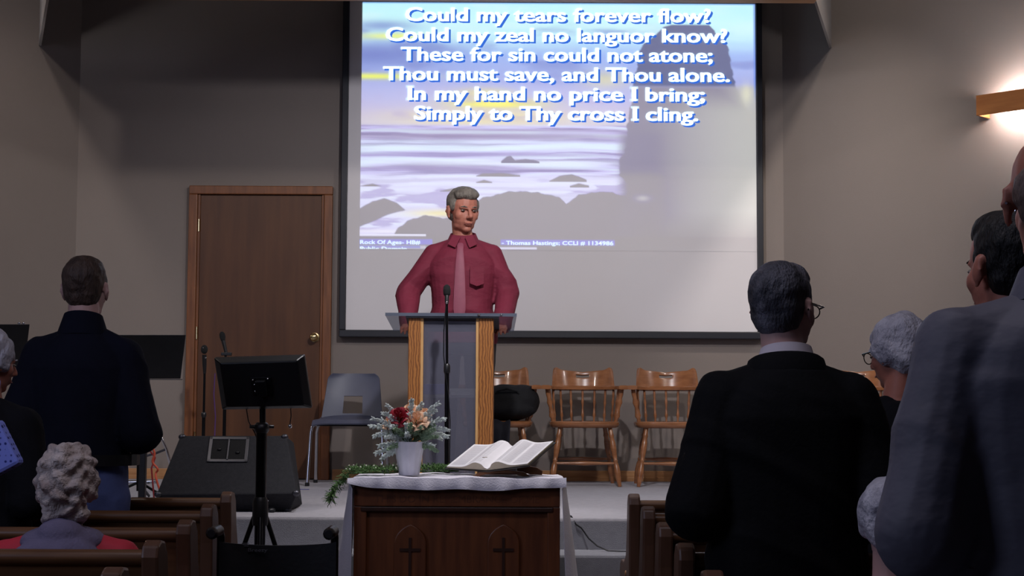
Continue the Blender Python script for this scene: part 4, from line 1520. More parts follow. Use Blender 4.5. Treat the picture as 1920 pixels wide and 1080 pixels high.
for s in (-1, 1):
    a, b = sorted((s * hwt, s * (hwt - 0.055)))
    MB().box((a, 0.004, 0), (b, 0.05, zfr0)).build('stile', TABW, tb, bevel=0.004)
    a, b = sorted((s * hwt, s * (hwt - 0.03)))
    MB().box((a, 0.05, 0), (b, TD, tz - 0.03)).build('side_panel', TABW, tb)
MB().box((-hwt + 0.03, TD - 0.03, 0), (hwt - 0.03, TD - 0.01, tz - 0.03)).build('rear_panel', TABD, tb)
MB().box((-hwt + .055, 0.008, 0), (hwt - .055, 0.05, 0.10)).build('base_rail', TABD, tb, bevel=0.004)
for pc in (769, 944):
    cxp = P(pc, 1000, YT).x - tcx
    zt_ = P(pc, 983, YT).z
    wd = 0.070
    zsp = zt_ - 0.085
    poly = [(cxp - wd, 0.16), (cxp + wd, 0.16)]
    for i in range(13):
        a = i / 12
        ang = a * math.radians(62)
        poly.append((cxp + wd - 0.9 * wd * 2 * 0 - (1 - math.cos(ang)) * wd * 2 * 0.94, zsp + math.sin(ang) * 0.096))
    left = [(2 * cxp - x_, z_) for x_, z_ in poly[2:]][::-1]
    poly = poly + left[1:]
    MB().prism(poly, 0.006, 0.027, lambda x_, z_, y_: Vector((x_, y_, z_))).build('arch_panel', TABW, tb, bevel=0.005)
    zc = P(pc, 1031, YT).z
    m = MB()
    m.box((cxp - 0.006, -0.001, 0.2), (cxp + 0.006, 0.008, zc + 0.052))
    m.box((cxp - 0.045, -0.0012, zc - 0.006), (cxp + 0.045, 0.0081, zc + 0.006))
    m.build('cross', TABD, tb)
fz_ = (zfr0 + tz - 0.03) / 2
text_mesh('carved_lettering', 'THIS DO IN REMEMBRANCE OF ME', mat('carved_wood', (100, 56, 33), 0.45), tb, -hwt + 0.09, hwt - 0.09, fz_ - 0.026, 0.032, -0.0006, (0, 0, 0), 0.0, 0.0005)

# linen runner: over the top, hanging down both ends and a little over the front
tc = thing('tablecloth', 'white linen cloth draped over the communion table, long ends hanging at both sides', 'tablecloth', (tcx, YT, 0))
vs, fs_ = [], []
n_t, n_w = 60, 26
xl_o = P(632, 1080, YT).x - tcx
xr_o = P(1077, 1080, YT).x - tcx
half_top = hwt + 0.026


def path(s):
    """s in metres from the middle of the top, returns x, z"""
    a = abs(s)
    sg = 1 if s >= 0 else -1
    flare_end = abs(xl_o) if sg < 0 else abs(xr_o)
    R0 = 0.022
    if a <= half_top - R0:
        return s, tz + 0.004
    a2 = a - (half_top - R0)
    q = math.pi / 2 * R0
    if a2 < q:
        an = a2 / R0
        return sg * (half_top - R0 + R0 * math.sin(an)), tz + 0.004 - R0 + R0 * math.cos(an)
    d = a2 - q
    z_ = tz + 0.004 - R0 - d
    zb_ = tz - 0.42
    fx = (flare_end - half_top) * min(1.2, (d / 0.42)) ** 0.9
    return sg * (half_top + fx), z_


Lh = 0.86
sL = half_top + Lh
S_ = np.concatenate([np.linspace(-sL, -half_top, 26), np.linspace(-half_top, half_top, 40)[1:-1], np.linspace(half_top, sL, 26)])
for i, s in enumerate(S_):
    x_, z_ = path(s)
    hang = max(0, abs(s) - half_top)
    for j in range(n_w + 1):
        v_ = j / n_w
        y_ = -0.034 + v_ * (TD + 0.05)
        rip = hang * 0.05 * math.sin(v_ * 16 + (1 if s > 0 else 0)) - (1 if s > 0 else -1) * max(0, abs(x_) - half_top + min(hang, .02)) * max(0, 1 - v_ / 0.14) ** 1.5
        up_ = 0.0025 * math.sin(x_ * 17 + v_ * 4) + 0.002 * math.sin(x_ * 41)
        vs.append((x_ + (rip if hang > 0 else 0), y_ + (0.03 * hang * math.sin(s * 8)), z_ + (up_ + .003 if hang == 0 else 0)))
for i in range(len(S_) - 1):
    for j in range(n_w):
        a = i * (n_w + 1) + j
        fs_.append((a, a + 1, a + n_w + 2, a + n_w + 1))
MB().add(vs, fs_).build('runner', CLOTHW, tc, smooth=True, solid=0.0025)
# front fall
vs, fs_ = [], []
nx_, nz_ = 80, 7
for i in range(nx_ + 1):
    u = i / nx_
    x_ = -half_top + 2 * half_top * u
    low = 0.022 + 0.030 * math.sin(min(1, u / .30) * math.pi / 2) ** 1 * (1 if u < 1 else 1) * (1 - 0.55 * max(0, (u - .6) / .4)) + 0.003 * math.sin(u * 9 + 1) + 0.003 * math.sin(u * 21)
    for j in range(nz_ + 1):
        v_ = j / nz_
        yy = -0.034 - 0.010 * math.sin(v_ * math.pi / 2) - 0.004 * math.sin(u * 38) * v_ - 0.003 * math.sin(u * 71 + 1) * v_
        vs.append((x_, yy, tz + 0.0075 - low * v_ + (0.0025 * math.sin(x_ * 17) + 0.002 * math.sin(x_ * 41)) * (1 - v_)))
for i in range(nx_):
    for j in range(nz_):
        a = i * (nz_ + 1) + j
        fs_.append((a, a + nz_ + 1, a + nz_ + 2, a + 1))
MB().add(vs, fs_).build('front_fall', CLOTHW, tc, smooth=True, solid=0.003)
TZ = tz + 0.0095

# vase
VY = YT + 0.17
vx = P(767, 870, VY).x
vase = thing('vase', 'white frosted ribbed vase holding the bouquet on the communion table', 'vase', (vx, VY, TZ))
zv = lambda py: P(767, py, VY).z - TZ
sV = 2900 / VY
m = MB()
prof = [(17.5, 889), (19, 886), (20.5, 875), (23.5, 855), (26.5, 838), (27.5, 828)]
hv = zv(828)
rs = []
n = 48
for i, (r, py) in enumerate(prof):
    z_ = hv * (889 - py) / (889 - 828)
    rr = r / sV
    rs.append([Vector((rr * (1 + 0.035 * math.cos(12 * 2 * math.pi * q / n)) * math.cos(2 * math.pi * q / n), rr * (1 + 0.035 * math.cos(12 * 2 * math.pi * q / n)) * math.sin(2 * math.pi * q / n), z_)) for q in range(n)])
rim = rs[-1]
rs.append([Vector((p_.x * .93, p_.y * .93, p_.z)) for p_ in rim])
rs.append([Vector((p_.x * .85, p_.y * .85, p_.z * 0.5)) for p_ in rim])
rs.append([Vector((p_.x * .6, p_.y * .6, 0.008)) for p_ in rim])
MB().rings(rs).build('vase_body', mat('white_glass', (226, 226, 238), 0.3, var=0.04, nscale=30), vase, smooth=True)


def rose(px, py, r, dy, m_, label):
    y0 = VY + dy
    c = P(px, py, y0)
    t = thing('rose', label, 'flower', tuple(c), random.uniform(0, 6), None)
    MBs = MB()
    for layer, (rad, n_, tilt, hgt) in enumerate(((0.16, 3, 0.05, 1.0), (0.36, 4, 0.22, 1.0), (0.60, 5, 0.5, .92), (0.85, 6, 0.85, .78), (1.0, 6, 1.15, .62))):
        for q in range(n_):
            a0 = 2 * math.pi * q / n_ + layer * 0.7
            w_a = 2 * math.pi / n_ * 0.78
            vs, fs_ = [], []
            for i in range(6):
                a = a0 + (i / 5 - .5) * w_a
                for j in range(5):
                    v_ = j / 4
                    rr = r * rad * (0.35 + 0.75 * v_ + 0.18 * tilt * v_ * v_)
                    edge = 1 - 0.22 * (2 * abs(i / 5 - .5)) ** 2
                    zz = r * (-0.7 + 1.35 * v_ * hgt * edge - 0.45 * tilt * v_ ** 3)
                    vs.append((rr * math.cos(a), rr * math.sin(a), zz))
            for i in range(5):
                for j in range(4):
                    k_ = i * 5 + j
                    fs_.append((k_, k_ + 5, k_ + 6, k_ + 1))
            MBs.add(vs, fs_)
    o = MBs.build('bloom', m_, t, smooth=True, solid=0.0016)
    t.rotation_euler = (random.uniform(.5, .9), random.uniform(-.3, .3), 0)
    # stem into the vase, in the rose's own frame
    bpy.context.view_layer.update()
    Mi = (Matrix.Translation(c) @ t.rotation_euler.to_matrix().to_4x4()).inverted()
    tip = Vector((vx + random.uniform(-.01, .01), VY + random.uniform(-.01, .01), TZ + 0.05))
    MB().tube([Mi @ c, Mi @ c.lerp(tip, .4) + Vector((0, 0, -0.004)), Mi @ tip], 0.003, 6).build('stem', STEM, t, smooth=True)
    return t


STEM = mat('green_stem', (70, 104, 60), 0.6, var=0.15)
REDR = mat('dark_red_petals', (156, 22, 46), 0.6, var=0.2, nscale=30)
PEACH = mat('peach_petals', (248, 206, 172), 0.65, var=0.08, nscale=20)
rose(747, 778, 0.046, -0.03, REDR, 'dark red rose at the upper left of the bouquet')
rose(781, 784, 0.046, -0.04, PEACH, 'largest peach rose, right of the dark red rose')
rose(768, 766, 0.034, 0.01, PEACH, 'peach rose at the top of the bouquet')
rose(797, 772, 0.026, 0.02, PEACH, 'small peach rose right of the largest one')
rose(729, 791, 0.030, -0.02, PEACH, 'small peach rose at the left of the dark red rose')

# silvery sprays
SILV = mat('silver_leaf', (206, 216, 212), 0.7, var=0.08, nscale=40)
SAGE = mat('sage_leaf', (126, 150, 120), 0.7, var=0.15, nscale=40)
FERN = mat('fern_green', (92, 128, 70), 0.7, var=0.25, nscale=40)


def leaf(m, base, d, nrm, ln, wd, cup=0.2):
    d = d.normalized()
    sd = d.cross(nrm)
    sd = sd.normalized() if sd.length > 1e-4 else Vector((1, 0, 0))
    nn = sd.cross(d).normalized()
    p = [base, base + d * ln * .35 + sd * wd, base + d * ln * .75 + sd * wd * .7, base + d * ln, base + d * ln * .75 - sd * wd * .7, base + d * ln * .35 - sd * wd]
    p[3] = p[3] - nn * ln * cup
    q = [base + d * ln * .35 + nn * wd * .4, base + d * ln * .75 + nn * wd * .3]
    m.add(p + q, [(0, 1, 6), (1, 2, 7, 6), (2, 3, 7), (3, 4, 7), (4, 5, 6, 7), (5, 0, 6)])


def spray(tip, mt, label, n_leaf=16, ln=0.022, wd=0.006, name='leaf_spray', group='silvery leaf sprays in the bouquet', root=None, droop=0.0):
    root = root or Vector((vx, VY, TZ + hv * .9))
    t = thing(name, label, 'foliage', tuple(root), 0, group)
    tip = Vector(tip) - root
    ctl = tip * 0.55 + Vector((0, 0, 0.05 - droop))
    pts = []
    for i in range(9):
        s = i / 8
        pts.append(ctl * 2 * s * (1 - s) + tip * s * s)
    MB().tube(pts, [0.0022] * 5 + [.0018, .0015, .0012, .001], 5).build('stem', mt, t)
    m = MB()
    for i in range(n_leaf):
        s = 0.40 + 0.60 * (i / (n_leaf - 1))
        p = ctl * 2 * s * (1 - s) + tip * s * s
        d = (ctl * 2 * (1 - 2 * s) + tip * 2 * s).normalized()
        for sg in (-1, 1):
            side = d.cross(Vector((0, 1, 0.3))).normalized() * sg
            dd = (d * 0.7 + side * (0.9 - .5 * s) + Vector((random.uniform(-.3, .3), random.uniform(-.5, .5), random.uniform(-.3, .3)))).normalized()
            leaf(m, p, dd, Vector((0, -1, 0.4)), ln * (1.25 - .5 * s) * random.uniform(.8, 1.2), wd * random.uniform(.8, 1.2))
    o = m.build('leaves', mt, t, solid=0.0008)
    o['kind'] = 'stuff'
    return t


tips = [(696, 800), (702, 818), (700, 786), (727, 762), (772, 752), (816, 770), (832, 786), (838, 806), (826, 822), (812, 836), (712, 836), (705, 850), (735, 800), (790, 758), (820, 758), (838, 818), (720, 776), (716, 860)]
for i, (a, b_) in enumerate(tips):
    tp = P(a, b_, VY + random.uniform(-.09, .07))
    spray(tp, SILV, 'silvery white leaf spray fanning out of the vase', 14, 0.022, 0.0048, droop=0.04 if b_ > 825 else 0)
for i in range(26):
    a, b_ = random.uniform(712, 826), random.uniform(790, 846)
    if abs(a - 767) < 36:
        b_ = random.uniform(788, 818)
    tp = P(a, b_, VY + random.uniform(-.10, .03))
    spray(tp, SAGE if i % 3 else SILV, 'sage green filler sprig over the vase rim', 9, 0.018, 0.006, name='filler_sprig', group='sage filler sprigs in the bouquet', droop=0.03)

# garland of fern along the table
gar = thing('fern_garland', 'green fern garland lying on the white cloth and trailing over its left end', 'garland', (tcx, YT, TZ))
gp = [P(618, 940, YT + .05), P(622, 925, YT + .06), P(634, 905, YT + 0.08), P(652, 890, YT + .10), P(690, 887, YT + .10), P(730, 886, YT + .13), P(770, 885, YT + .28), P(815, 882, YT + .28), P(836, 880, YT + .30), P(860, 880, YT + .34)]
gp[3].z = max(gp[3].z, TZ + .01)
for q in gp[4:]:
    q.z = TZ + 0.012
gp = [q - Vector(gar.location) for q in gp]
MB().tube(gp, 0.003, 6).build('vine', STEM, gar, smooth=True)
m = MB()
for i in range(1700):
    s = random.random() * (len(gp) - 1)
    a = int(s)
    p = gp[a].lerp(gp[a + 1], s - a)
    hang_ = s < 3
    d = Vector((random.uniform(-1, 1), random.uniform(-1, .8), random.uniform(-.1, .9) if not hang_ else random.uniform(-1, .5)))
    if not hang_:
        p = p + Vector((random.uniform(-.01, .01), random.uniform(-.045, .04), random.uniform(0, .022)))
    else:
        p = p + Vector((random.uniform(-.014, .014), random.uniform(-.03, .03), random.uniform(-.01, .01)))
        if random.random() < .45:
            continue
    leaf(m, p, d, Vector((0, 0, 1)), random.uniform(.018, .034), random.uniform(.002, .0035), .15)
m.build('fronds', FERN, gar, solid=0.0006)['kind'] = 'stuff'
m = MB()
for i in range(26):
    s = 3.0 + random.random() * 3
    a = int(s)
    p = gp[a].lerp(gp[a + 1], s - a) + Vector((random.uniform(-.02, .02), random.uniform(-.05, .02), random.uniform(.012, .04)))
    m.ell(p, (.004, .004, .004), None, 8, 5)
o = m.build('blossoms', mat('tiny_blossoms', (226, 226, 205), 0.7), gar, smooth=True)
o['kind'] = 'stuff'

# bible on its stand
BX = P(940, 880, YT + .18).x
st = thing('book_stand', 'low dark wooden book stand under the open bible', 'book stand', (BX, YT + .20, TZ), 0.0)
STW = mat('stand_wood', (122, 76, 42), 0.4, nscale=5, rgb2=(92, 54, 30))
m = MB()
m.prism([(-0.125, 0.0), (-0.10, 0.0), (-0.06, 0.010), (0.0, 0.014), (0.06, 0.010), (0.10, 0.0), (0.13, 0.0), (0.10, 0.020), (0.03, 0.027), (-0.10, 0.018)], -0.10, -0.075, lambda x_, z_, y_: Vector((x_, y_, z_)))
m.build('front_rail', STW, st, bevel=0.003)
m = MB().prism([(-0.11, 0.0), (-0.08, 0.0), (-0.03, 0.03), (0.03, 0.03), (0.14, 0.0), (0.185, 0.0), (0.187, 0.018), (0.16, 0.034), (0.05, 0.055), (-0.11, 0.05)], 0.05, 0.075, lambda x_, z_, y_: Vector((x_, y_, z_)))
m.build('rear_rail', STW, st, bevel=0.003)
MB().add([(-0.07, -0.08, 0.006), (0.07, -0.08, 0.006), (0.07, 0.11, 0.076), (-0.07, 0.11, 0.076), (-0.07, -0.08, 0.014), (0.07, -0.08, 0.014), (0.07, 0.11, 0.084), (-0.07, 0.11, 0.084)], [(0, 3, 2, 1), (4, 5, 6, 7), (0, 1, 5, 4), (1, 2, 6, 5), (2, 3, 7, 6), (3, 0, 4, 7)]).build('ledge', STW, st, bevel=0.003)
# open book: profile across, two page blocks arching from the gutter, turned a little
bb = thing('open_bible', 'large open bible with white pages lying on the stand', 'book', (BX + 0.0, YT + .20, TZ + 0.070), math.radians(-30))
PAGE = mat('page_paper', (246, 243, 246), 0.75, var=0.02, nscale=30)
EDGE = mat('page_edges', (196, 184, 160), 0.7, var=0.1, nscale=60, stretch=(1, 1, 14))
COV = mat('black_leather', (34, 28, 26), 0.45, var=0.1)
tilt = Euler((math.radians(21), math.radians(-3), 0)).to_matrix()


def page_block(s):
    top = []
    for i in range(17):
        u = i / 16
        x_ = s * (0.0006 + u * 0.208)
        z_ = 0.012 + 0.026 * math.exp(-((u - .26) / .22) ** 2) * 1.0 + 0.016 * u
        if u < 0.12:
            z_ = max(0.009, z_ - 0.020 * (1 - u / .12))
        top.append((x_, z_))
    bot = [(x_, 0.004 + 0.018 * abs(x_) / .21) for x_, z_ in top][::-1]
    return top, bot


for s in (-1, 1):
    top, bot = page_block(s)
    m = MB()
    pts = top + bot
    m.prism(pts, -0.13, 0.13, lambda x_, z_, y_: tilt @ Vector((x_, y_, z_)))
    m.build('page_block', EDGE, bb)
    m = MB()
    vs = []
    for x_, z_ in top:
        for y_ in (-0.1305, -0.05, 0.05, 0.1305):
            vs.append(tilt @ Vector((x_, y_, z_ + 0.0012)))
    m.add(vs, [(i * 4 + j, i * 4 + 4 + j, i * 4 + 5 + j, i * 4 + 1 + j) for i in range(16) for j in range(3)])
    m.build('open_page', PAGE, bb, smooth=True, solid=0.001)
    m = MB().prism([(0, -0.003), (s * 0.218, 0.017), (s * 0.218, 0.021), (0, 0.002)], -0.136, 0.136, lambda x_, z_, y_: tilt @ Vector((x_, y_, z_)))
    m.build('cover', COV, bb)
# printed columns on the pages, as thin lines of grey print
PRN = mat('faint_print', (196, 192, 198), 0.8, var=0.02)
m = MB()
for s in (-1, 1):
    top, _b = page_block(s)
    xs = [t_[0] for t_ in top]; zs_ = [t_[1] for t_ in top]
    for row in range(26):
        y_ = -0.11 + row * 0.0088
        for u0, u1 in ((.16, .52), (.58, .94)):
            a = s * (0.004 + u0 * 0.205); b__ = s * (0.004 + u1 * 0.205)
            seg = [a + (b__ - a) * q / 4 for q in range(5)]
            zz = [np.interp(abs(x_), [abs(q) for q in xs], zs_) + 0.0026 for x_ in seg]
            vs = []
            for x_, z_ in zip(seg, zz):
                vs += [tilt @ Vector((x_, y_, z_)), tilt @ Vector((x_, y_ + 0.0022, z_))]
            m.add(vs, [(2 * i, 2 * i + 2, 2 * i + 3, 2 * i + 1) for i in range(4)])
o = m.build('print_lines', PRN, bb)
o['kind'] = 'stuff'
MB().box((-0.004, -0.16, 0.014), (0.004, -0.13, 0.016)).build('ribbon', mat('ribbon', (150, 130, 90), 0.6), bb)

# ------------------------------------------------------------------ floor monitor (wedge loudspeaker)
YWG = 7.80
zwb = STG
ws = thing('stage_monitor', 'black wedge loudspeaker with a steel socket plate on the chancel floor', 'loudspeaker', (P(426, 960, YWG).x, YWG, STG))
wx = ws.location.x
q = lambda px, py, Y: P(px, py, Y) - Vector(ws.location)
# back board (towards the camera) slopes away upwards
A0, A1 = q(292, 928, YWG), q(558, 926, YWG)
B0, B1 = q(338, 817, YWG + .24), q(537, 817, YWG + .24)
C0, C1 = q(311, 958, YWG + .08), q(543, 962, YWG + .08)
C0.z = C1.z = 0.004
D0, D1 = Vector((B0.x + .0, .52, B0.z - 0.04)), Vector((B1.x, .52, B1.z - 0.04))
E0, E1 = Vector((C0.x, .56, 0.004)), Vector((C1.x, .56, 0.004))
m = MB().add([C0, C1, A1, B1, D1, E1, E0, D0, B0, A0], [(0, 1, 2, 9), (9, 2, 3, 8), (8, 3, 4, 7), (7, 4, 5, 6), (6, 5, 1, 0), (0, 9, 8, 7, 6), (1, 5, 4, 3, 2)])
m.build('cabinet', SPKBOX, ws, bevel=0.008)
mid = lambda px, py, t_: None
nb_ = ((B0 - A0).cross(A1 - A0)).normalized()
if nb_.y > 0: nb_ = -nb_
upv = (B0 + B1 - A0 - A1).normalized()
ctr = q(429, 846, YWG + .19)
# push the plate centre onto the board plane
ctr = ctr - nb_ * ((ctr - A0).dot(nb_))
Mx = Matrix((Vector((1, 0, 0)), upv, nb_)).transposed().to_4x4()
Mx = Matrix.Translation(ctr) @ Mx
wd_, ht_ = 38 / 368, 27 / 330
m = MB()
m.box((-wd_, ht_ - .018, 0.0), (wd_, ht_, .006), Mx).box((-wd_, -ht_, 0.0), (wd_, -ht_ + .018, .006), Mx).box((-wd_, -ht_, 0), (-wd_ + .018, ht_, .006), Mx).box((wd_ - .018, -ht_, 0), (wd_, ht_, .006), Mx)
m.build('socket_plate_rim', STEEL, ws, bevel=0.002)
MB().box((-wd_ + .012, -ht_ + .012, 0.0005), (wd_ - .012, ht_ - .012, .0025), Mx).build('socket_recess', MFOAM, ws)
MB().box((-0.005, -ht_ + .012, 0.002), (0.004, ht_ - .012, .010), Mx).build('handle_bar', STEEL, ws, bevel=0.002)
for a, b_ in ((-.045, 0.0), (.05, -.02)):
    MB().ell(Mx @ Vector((a, b_, .003)), (.012, .012, .008)).build('socket', BLACK, ws, smooth=True)
for cpt in (A0, A1, B0, B1, C1):
    inw = (Vector((0, 0.25, 0.18)) - cpt).normalized()
    MB().ell(cpt + inw * 0.012, (.020, .014, .016)).build('corner_cap', STEEL, ws, smooth=True)
for s_ in (-.22, .22):
    MB().ell((s_, 0.02, 0.012), (.02, .02, .012)).build('rubber_foot', BLACK, ws)
kx = q(500, 938, YWG + .02)
MB().ell(kx + Vector((0, 0.0, 0)), (.012, .01, .012)).build('knob', CHROME, ws, smooth=True)

# ------------------------------------------------------------------ monitor on tripod stand
YMO = 6.86
ms = thing('monitor_stand', 'thick black tripod stand carrying the flat monitor by the left pews', 'tripod stand', (P(489, 900, YMO).x, YMO, 0))
zz = lambda py: P(489, py, YMO).z
MB().rod((0, 0, 0.30), (0, 0, zz(800)), 0.024, 16).build('lower_pole', BLACKM, ms, smooth=True)
MB().rod((0.004, 0, zz(802)), (0.0, 0.005, zz(735)), 0.014, 14).build('upper_pole', BLACKM, ms, smooth=True)
MB().turned((0, 0, zz(812)), (0, 0, zz(792)), [(0, .026), (.25, .034), (.75, .034), (1, .022)], 16).build('clamp_collar', BLACK, ms, smooth=True)
MB().rod((-0.05, -0.02, zz(800)), (0.05, 0.02, zz(800)), 0.008, 8).build('clamp_knob', BLACK, ms, smooth=True)
MB().turned((0, 0, zz(985)), (0, 0, zz(932)), [(0, .034), (.15, .036), (.85, .034), (1, .027)], 16).build('leg_collar', BLACK, ms, smooth=True)
for an in (-80, 40, 160):
    a = math.radians(an)
    d = Vector((math.cos(a), math.sin(a), 0))
    lg = MB().tube([d * 0.03 + Vector((0, 0, zz(970))), d * 0.33 + Vector((0, 0, 0.012))], 0.011, 8).build('leg', BLACKM, ms, smooth=True)
    MB().tube([d * 0.022 + Vector((0, 0, 0.32)), d * 0.20 + Vector((0, 0, 0.40))], 0.008, 8).build('brace', STEEL, ms, smooth=True)
    MB().ell(d * 0.335 + Vector((0, 0, 0.012)), (.018, .018, .012)).build('foot', BLACK, ms)
mo = thing('monitor', 'black flat monitor seen from behind on the tripod stand', 'monitor', tuple(P(492, 718, YMO - 0.09)), 0)
oo = Vector(mo.location)
cr = [P(401, 671, YMO - .06), P(571, 666, YMO - .06), P(585, 765, YMO - .02), P(416, 768, YMO - .02)]
cr = [c - oo for c in cr]
nrm = (cr[1] - cr[0]).cross(cr[3] - cr[0]).normalized()
if nrm.y > 0: nrm = -nrm
cen = sum(cr, Vector()) / 4
bk_ = [cen + (c - cen) * 1.0 - nrm * 0.03 for c in cr]
fr_ = [cen + (c - cen) * 1.0 for c in cr]
inn = [cen + (c - cen) * 0.84 + nrm * 0.034 for c in cr]
m = MB().add(bk_ + fr_ + inn, [(3, 2, 1, 0), (0, 1, 5, 4), (1, 2, 6, 5), (2, 3, 7, 6), (3, 0, 4, 7), (4, 5, 9, 8), (5, 6, 10, 9), (6, 7, 11, 10), (7, 4, 8, 11), (8, 9, 10, 11)])
MONB = mat('monitor_plastic', (20, 20, 23), 0.32, var=0.1, bump=0.03)
m.build('housing', MONB, mo, bevel=0.006)
Mm = Matrix((cr[1] - cr[0]).normalized().to_tuple() and ((cr[1] - cr[0]).normalized(), (cr[0] - cr[3]).normalized(), nrm)).transposed().to_4x4()
Mm = Matrix.Translation(cen + nrm * 0.034) @ Mm
MB().box((-.045, -.045, 0), (.045, .03, .012), Mm).build('mount_plate', BLACKM, mo, bevel=0.002)
for a, b_ in ((-.035, .02), (.03, .024), (-.03, .0), (-.032, -.03)):
    MB().ell(Mm @ Vector((a, b_, .013)), (.0045, .0045, .0045)).build('bolt', CHROME, mo, smooth=True)
MB().box((-.022, -.05, 0.006), (.022, .02, .05), Mm).build('tilt_bracket', BLACKM, mo, bevel=0.004)
cb = [P(545, 766, YMO), P(546, 780, YMO), P(544, 792, YMO), P(544, 797, YMO)]
MB().tube([c - oo for c in cb], .0025, 6).build('hanging_cable', BLACK, mo)
MB().ell(P(544, 799, YMO) - oo, (.009, .009, .010)).build('cable_plug', CHROME, mo, smooth=True)
MB().tube([P(462, 767, YMO) - oo, P(466, 790, YMO) - oo, P(478, 812, YMO) - oo, P(484, 830, YMO) - oo], .0025, 6).build('signal_cable', BLACK, mo)

# ------------------------------------------------------------------ music stands at the left
def music_stand(px_c, py_t, py_b, wpx, Y, label, skew=10):
    t = thing('music_stand', label, 'music stand', (P(px_c, 800, Y).x, Y, STG), 0, None)
    o_ = Vector(t.location)
    a = [P(px_c - wpx / 2, py_t, Y - .07), P(px_c + wpx / 2, py_t, Y - .07), P(px_c + wpx / 2 - skew, py_b, Y + .03), P(px_c - wpx / 2 + skew, py_b, Y + .03)]
    a = [q_ - o_ for q_ in a]
    m = MB().add(a + [q_ + Vector((0, .008, 0)) for q_ in a], [(3, 2, 1, 0), (4, 5, 6, 7), (0, 1, 5, 4), (1, 2, 6, 5), (2, 3, 7, 6), (3, 0, 4, 7)])
    m.build('desk', BLACK, t, bevel=0.002)
    MB().box((a[3].x, a[3].y, a[3].z - .004), (a[2].x, a[2].y + .06, a[3].z)).build('ledge', BLACK, t)
    MB().rod((0, 0.02, 0.05), (0, -0.02, a[3].z + .04), 0.011, 12).build('pole', BLACKM, t, smooth=True)
    MB().rod((0, 0.02, 0.05), (0, 0.01, a[3].z * .55), 0.016, 12).build('outer_tube', BLACKM, t, smooth=True)
    for an in (90, 210, 330):
        d = Vector((math.cos(math.radians(an)), math.sin(math.radians(an)), 0))
        MB().tube([Vector((0, .02, .10)), d * .12 + Vector((0, .02, .05)), d * .24 + Vector((0, .02, .008))], .008, 8).build('leg', BLACKM, t, smooth=True)
    return t


music_stand(262, 628, 710, 172, 8.75, 'black music stand beside the navy sweatshirt man, near the door')
t2 = music_stand(-20, 608, 690, 150, 8.6, 'black music stand at the left edge with two small clips')
for a in (36, 44):
    MB().ell(P(a, 606, 8.6) - Vector(t2.location), (.010, .006, .006)).build('clip', CHROME, t2, smooth=True)

# keyboard stand legs, floor bar and cables by the music stand
kb = thing('folding_stool', 'chrome folding stool legs behind the man in navy', 'stool', (P(270, 900, 9.3).x, 9.3, STG))
o_ = Vector(kb.location)
MB().tube([P(225, 800, 9.3) - o_, P(292, 794, 9.3) - o_, P(312, 842, 9.3) - o_, P(325, 893, 9.35) - o_ ], .009, 8).build('leg', CHROME, kb, smooth=True)
MB().tube([P(312, 842, 9.3) - o_, P(292, 850, 9.3) - o_, P(232, 866, 9.3) - o_], .007, 8).build('crossbar', STEEL, kb, smooth=True)
MB().tube([P(232, 796, 9.5) - o_, P(214, 842, 9.5) - o_, P(202, 893, 9.5) - o_], .009, 8).build('leg', CHROME, kb, smooth=True)
MB().box((-.13, -.10, P(270, 797, 9.3).z - STG), (.06, .10, P(270, 790, 9.3).z - STG + .02)).build('seat', BLACK, kb, bevel=0.01)
MB().tube([P(200, 905, 8.95) - o_, P(292, 903, 8.95) - o_], .012, 8).build('floor_bar', CHROME, kb, smooth=True)
bp = thing('keyboard_leg', 'wide black upright leg of a keyboard frame beside the wedge loudspeaker', 'stand', (P(267, 905, 8.3).x, 8.3, STG))
zt_ = P(267, 800, 8.3).z - STG
MB().box((-.018, -.02, 0.0), (.018, .02, zt_)).build('upright', BLACK, bp, bevel=0.004)
MB().box((-.03, -.16, 0.0), (.03, .16, 0.025)).build('foot', BLACK, bp, bevel=0.004)
MB().box((-.40, -.12, zt_), (.02, .12, zt_ + .05)).build('keyboard_rail', BLACK, bp, bevel=0.006)
ORG = mat('orange_cable', (206, 84, 56), 0.55, var=0.05)
oc = MB()
pts = [P(282, 832, 8.6), P(290, 850, 8.6), P(286, 866, 8.6), P(296, 880, 8.6), P(292, 893, 8.6)]
pts += [Vector((P(285, 905, 8.2).x, 8.45, STG + .006)), Vector((P(275, 905, 8.2).x, 8.3, STG + .006)), Vector((P(300, 905, 8.2).x, 8.15, STG + .006)), Vector((P(262, 905, 8.2).x - .05, 8.0, STG + .006))]
sm_pts = []
for i in range(len(pts) - 1):
    for s in range(6):
        t_ = s / 6
        p0, p1_, p2_, p3_ = pts[max(i - 1, 0)], pts[i], pts[i + 1], pts[min(i + 2, len(pts) - 1)]
        sm_pts.append(0.5 * ((2 * p1_) + (-p0 + p2_) * t_ + (2 * p0 - 5 * p1_ + 4 * p2_ - p3_) * t_ ** 2 + (-p0 + 3 * p1_ - 3 * p2_ + p3_) * t_ ** 3))
o = MB().tube(sm_pts, .006, 8).build('cable', ORG, None, smooth=True)
tag(o, 'orange cable looping down to the floor left of the wedge loudspeaker', 'cable')
o = MB().tube([P(288, 830, 8.65), P(281, 845, 8.65), P(291, 858, 8.65), P(284, 878, 8.65), Vector((P(290, 900, 8.65).x, 8.65, STG + .005)), Vector((P(310, 900, 8.65).x, 8.85, STG + .005))], .005, 8).build('cable', mat('red_cable', (150, 40, 44), .5), None, smooth=True)
tag(o, 'dark red cable hanging behind the orange one', 'cable')


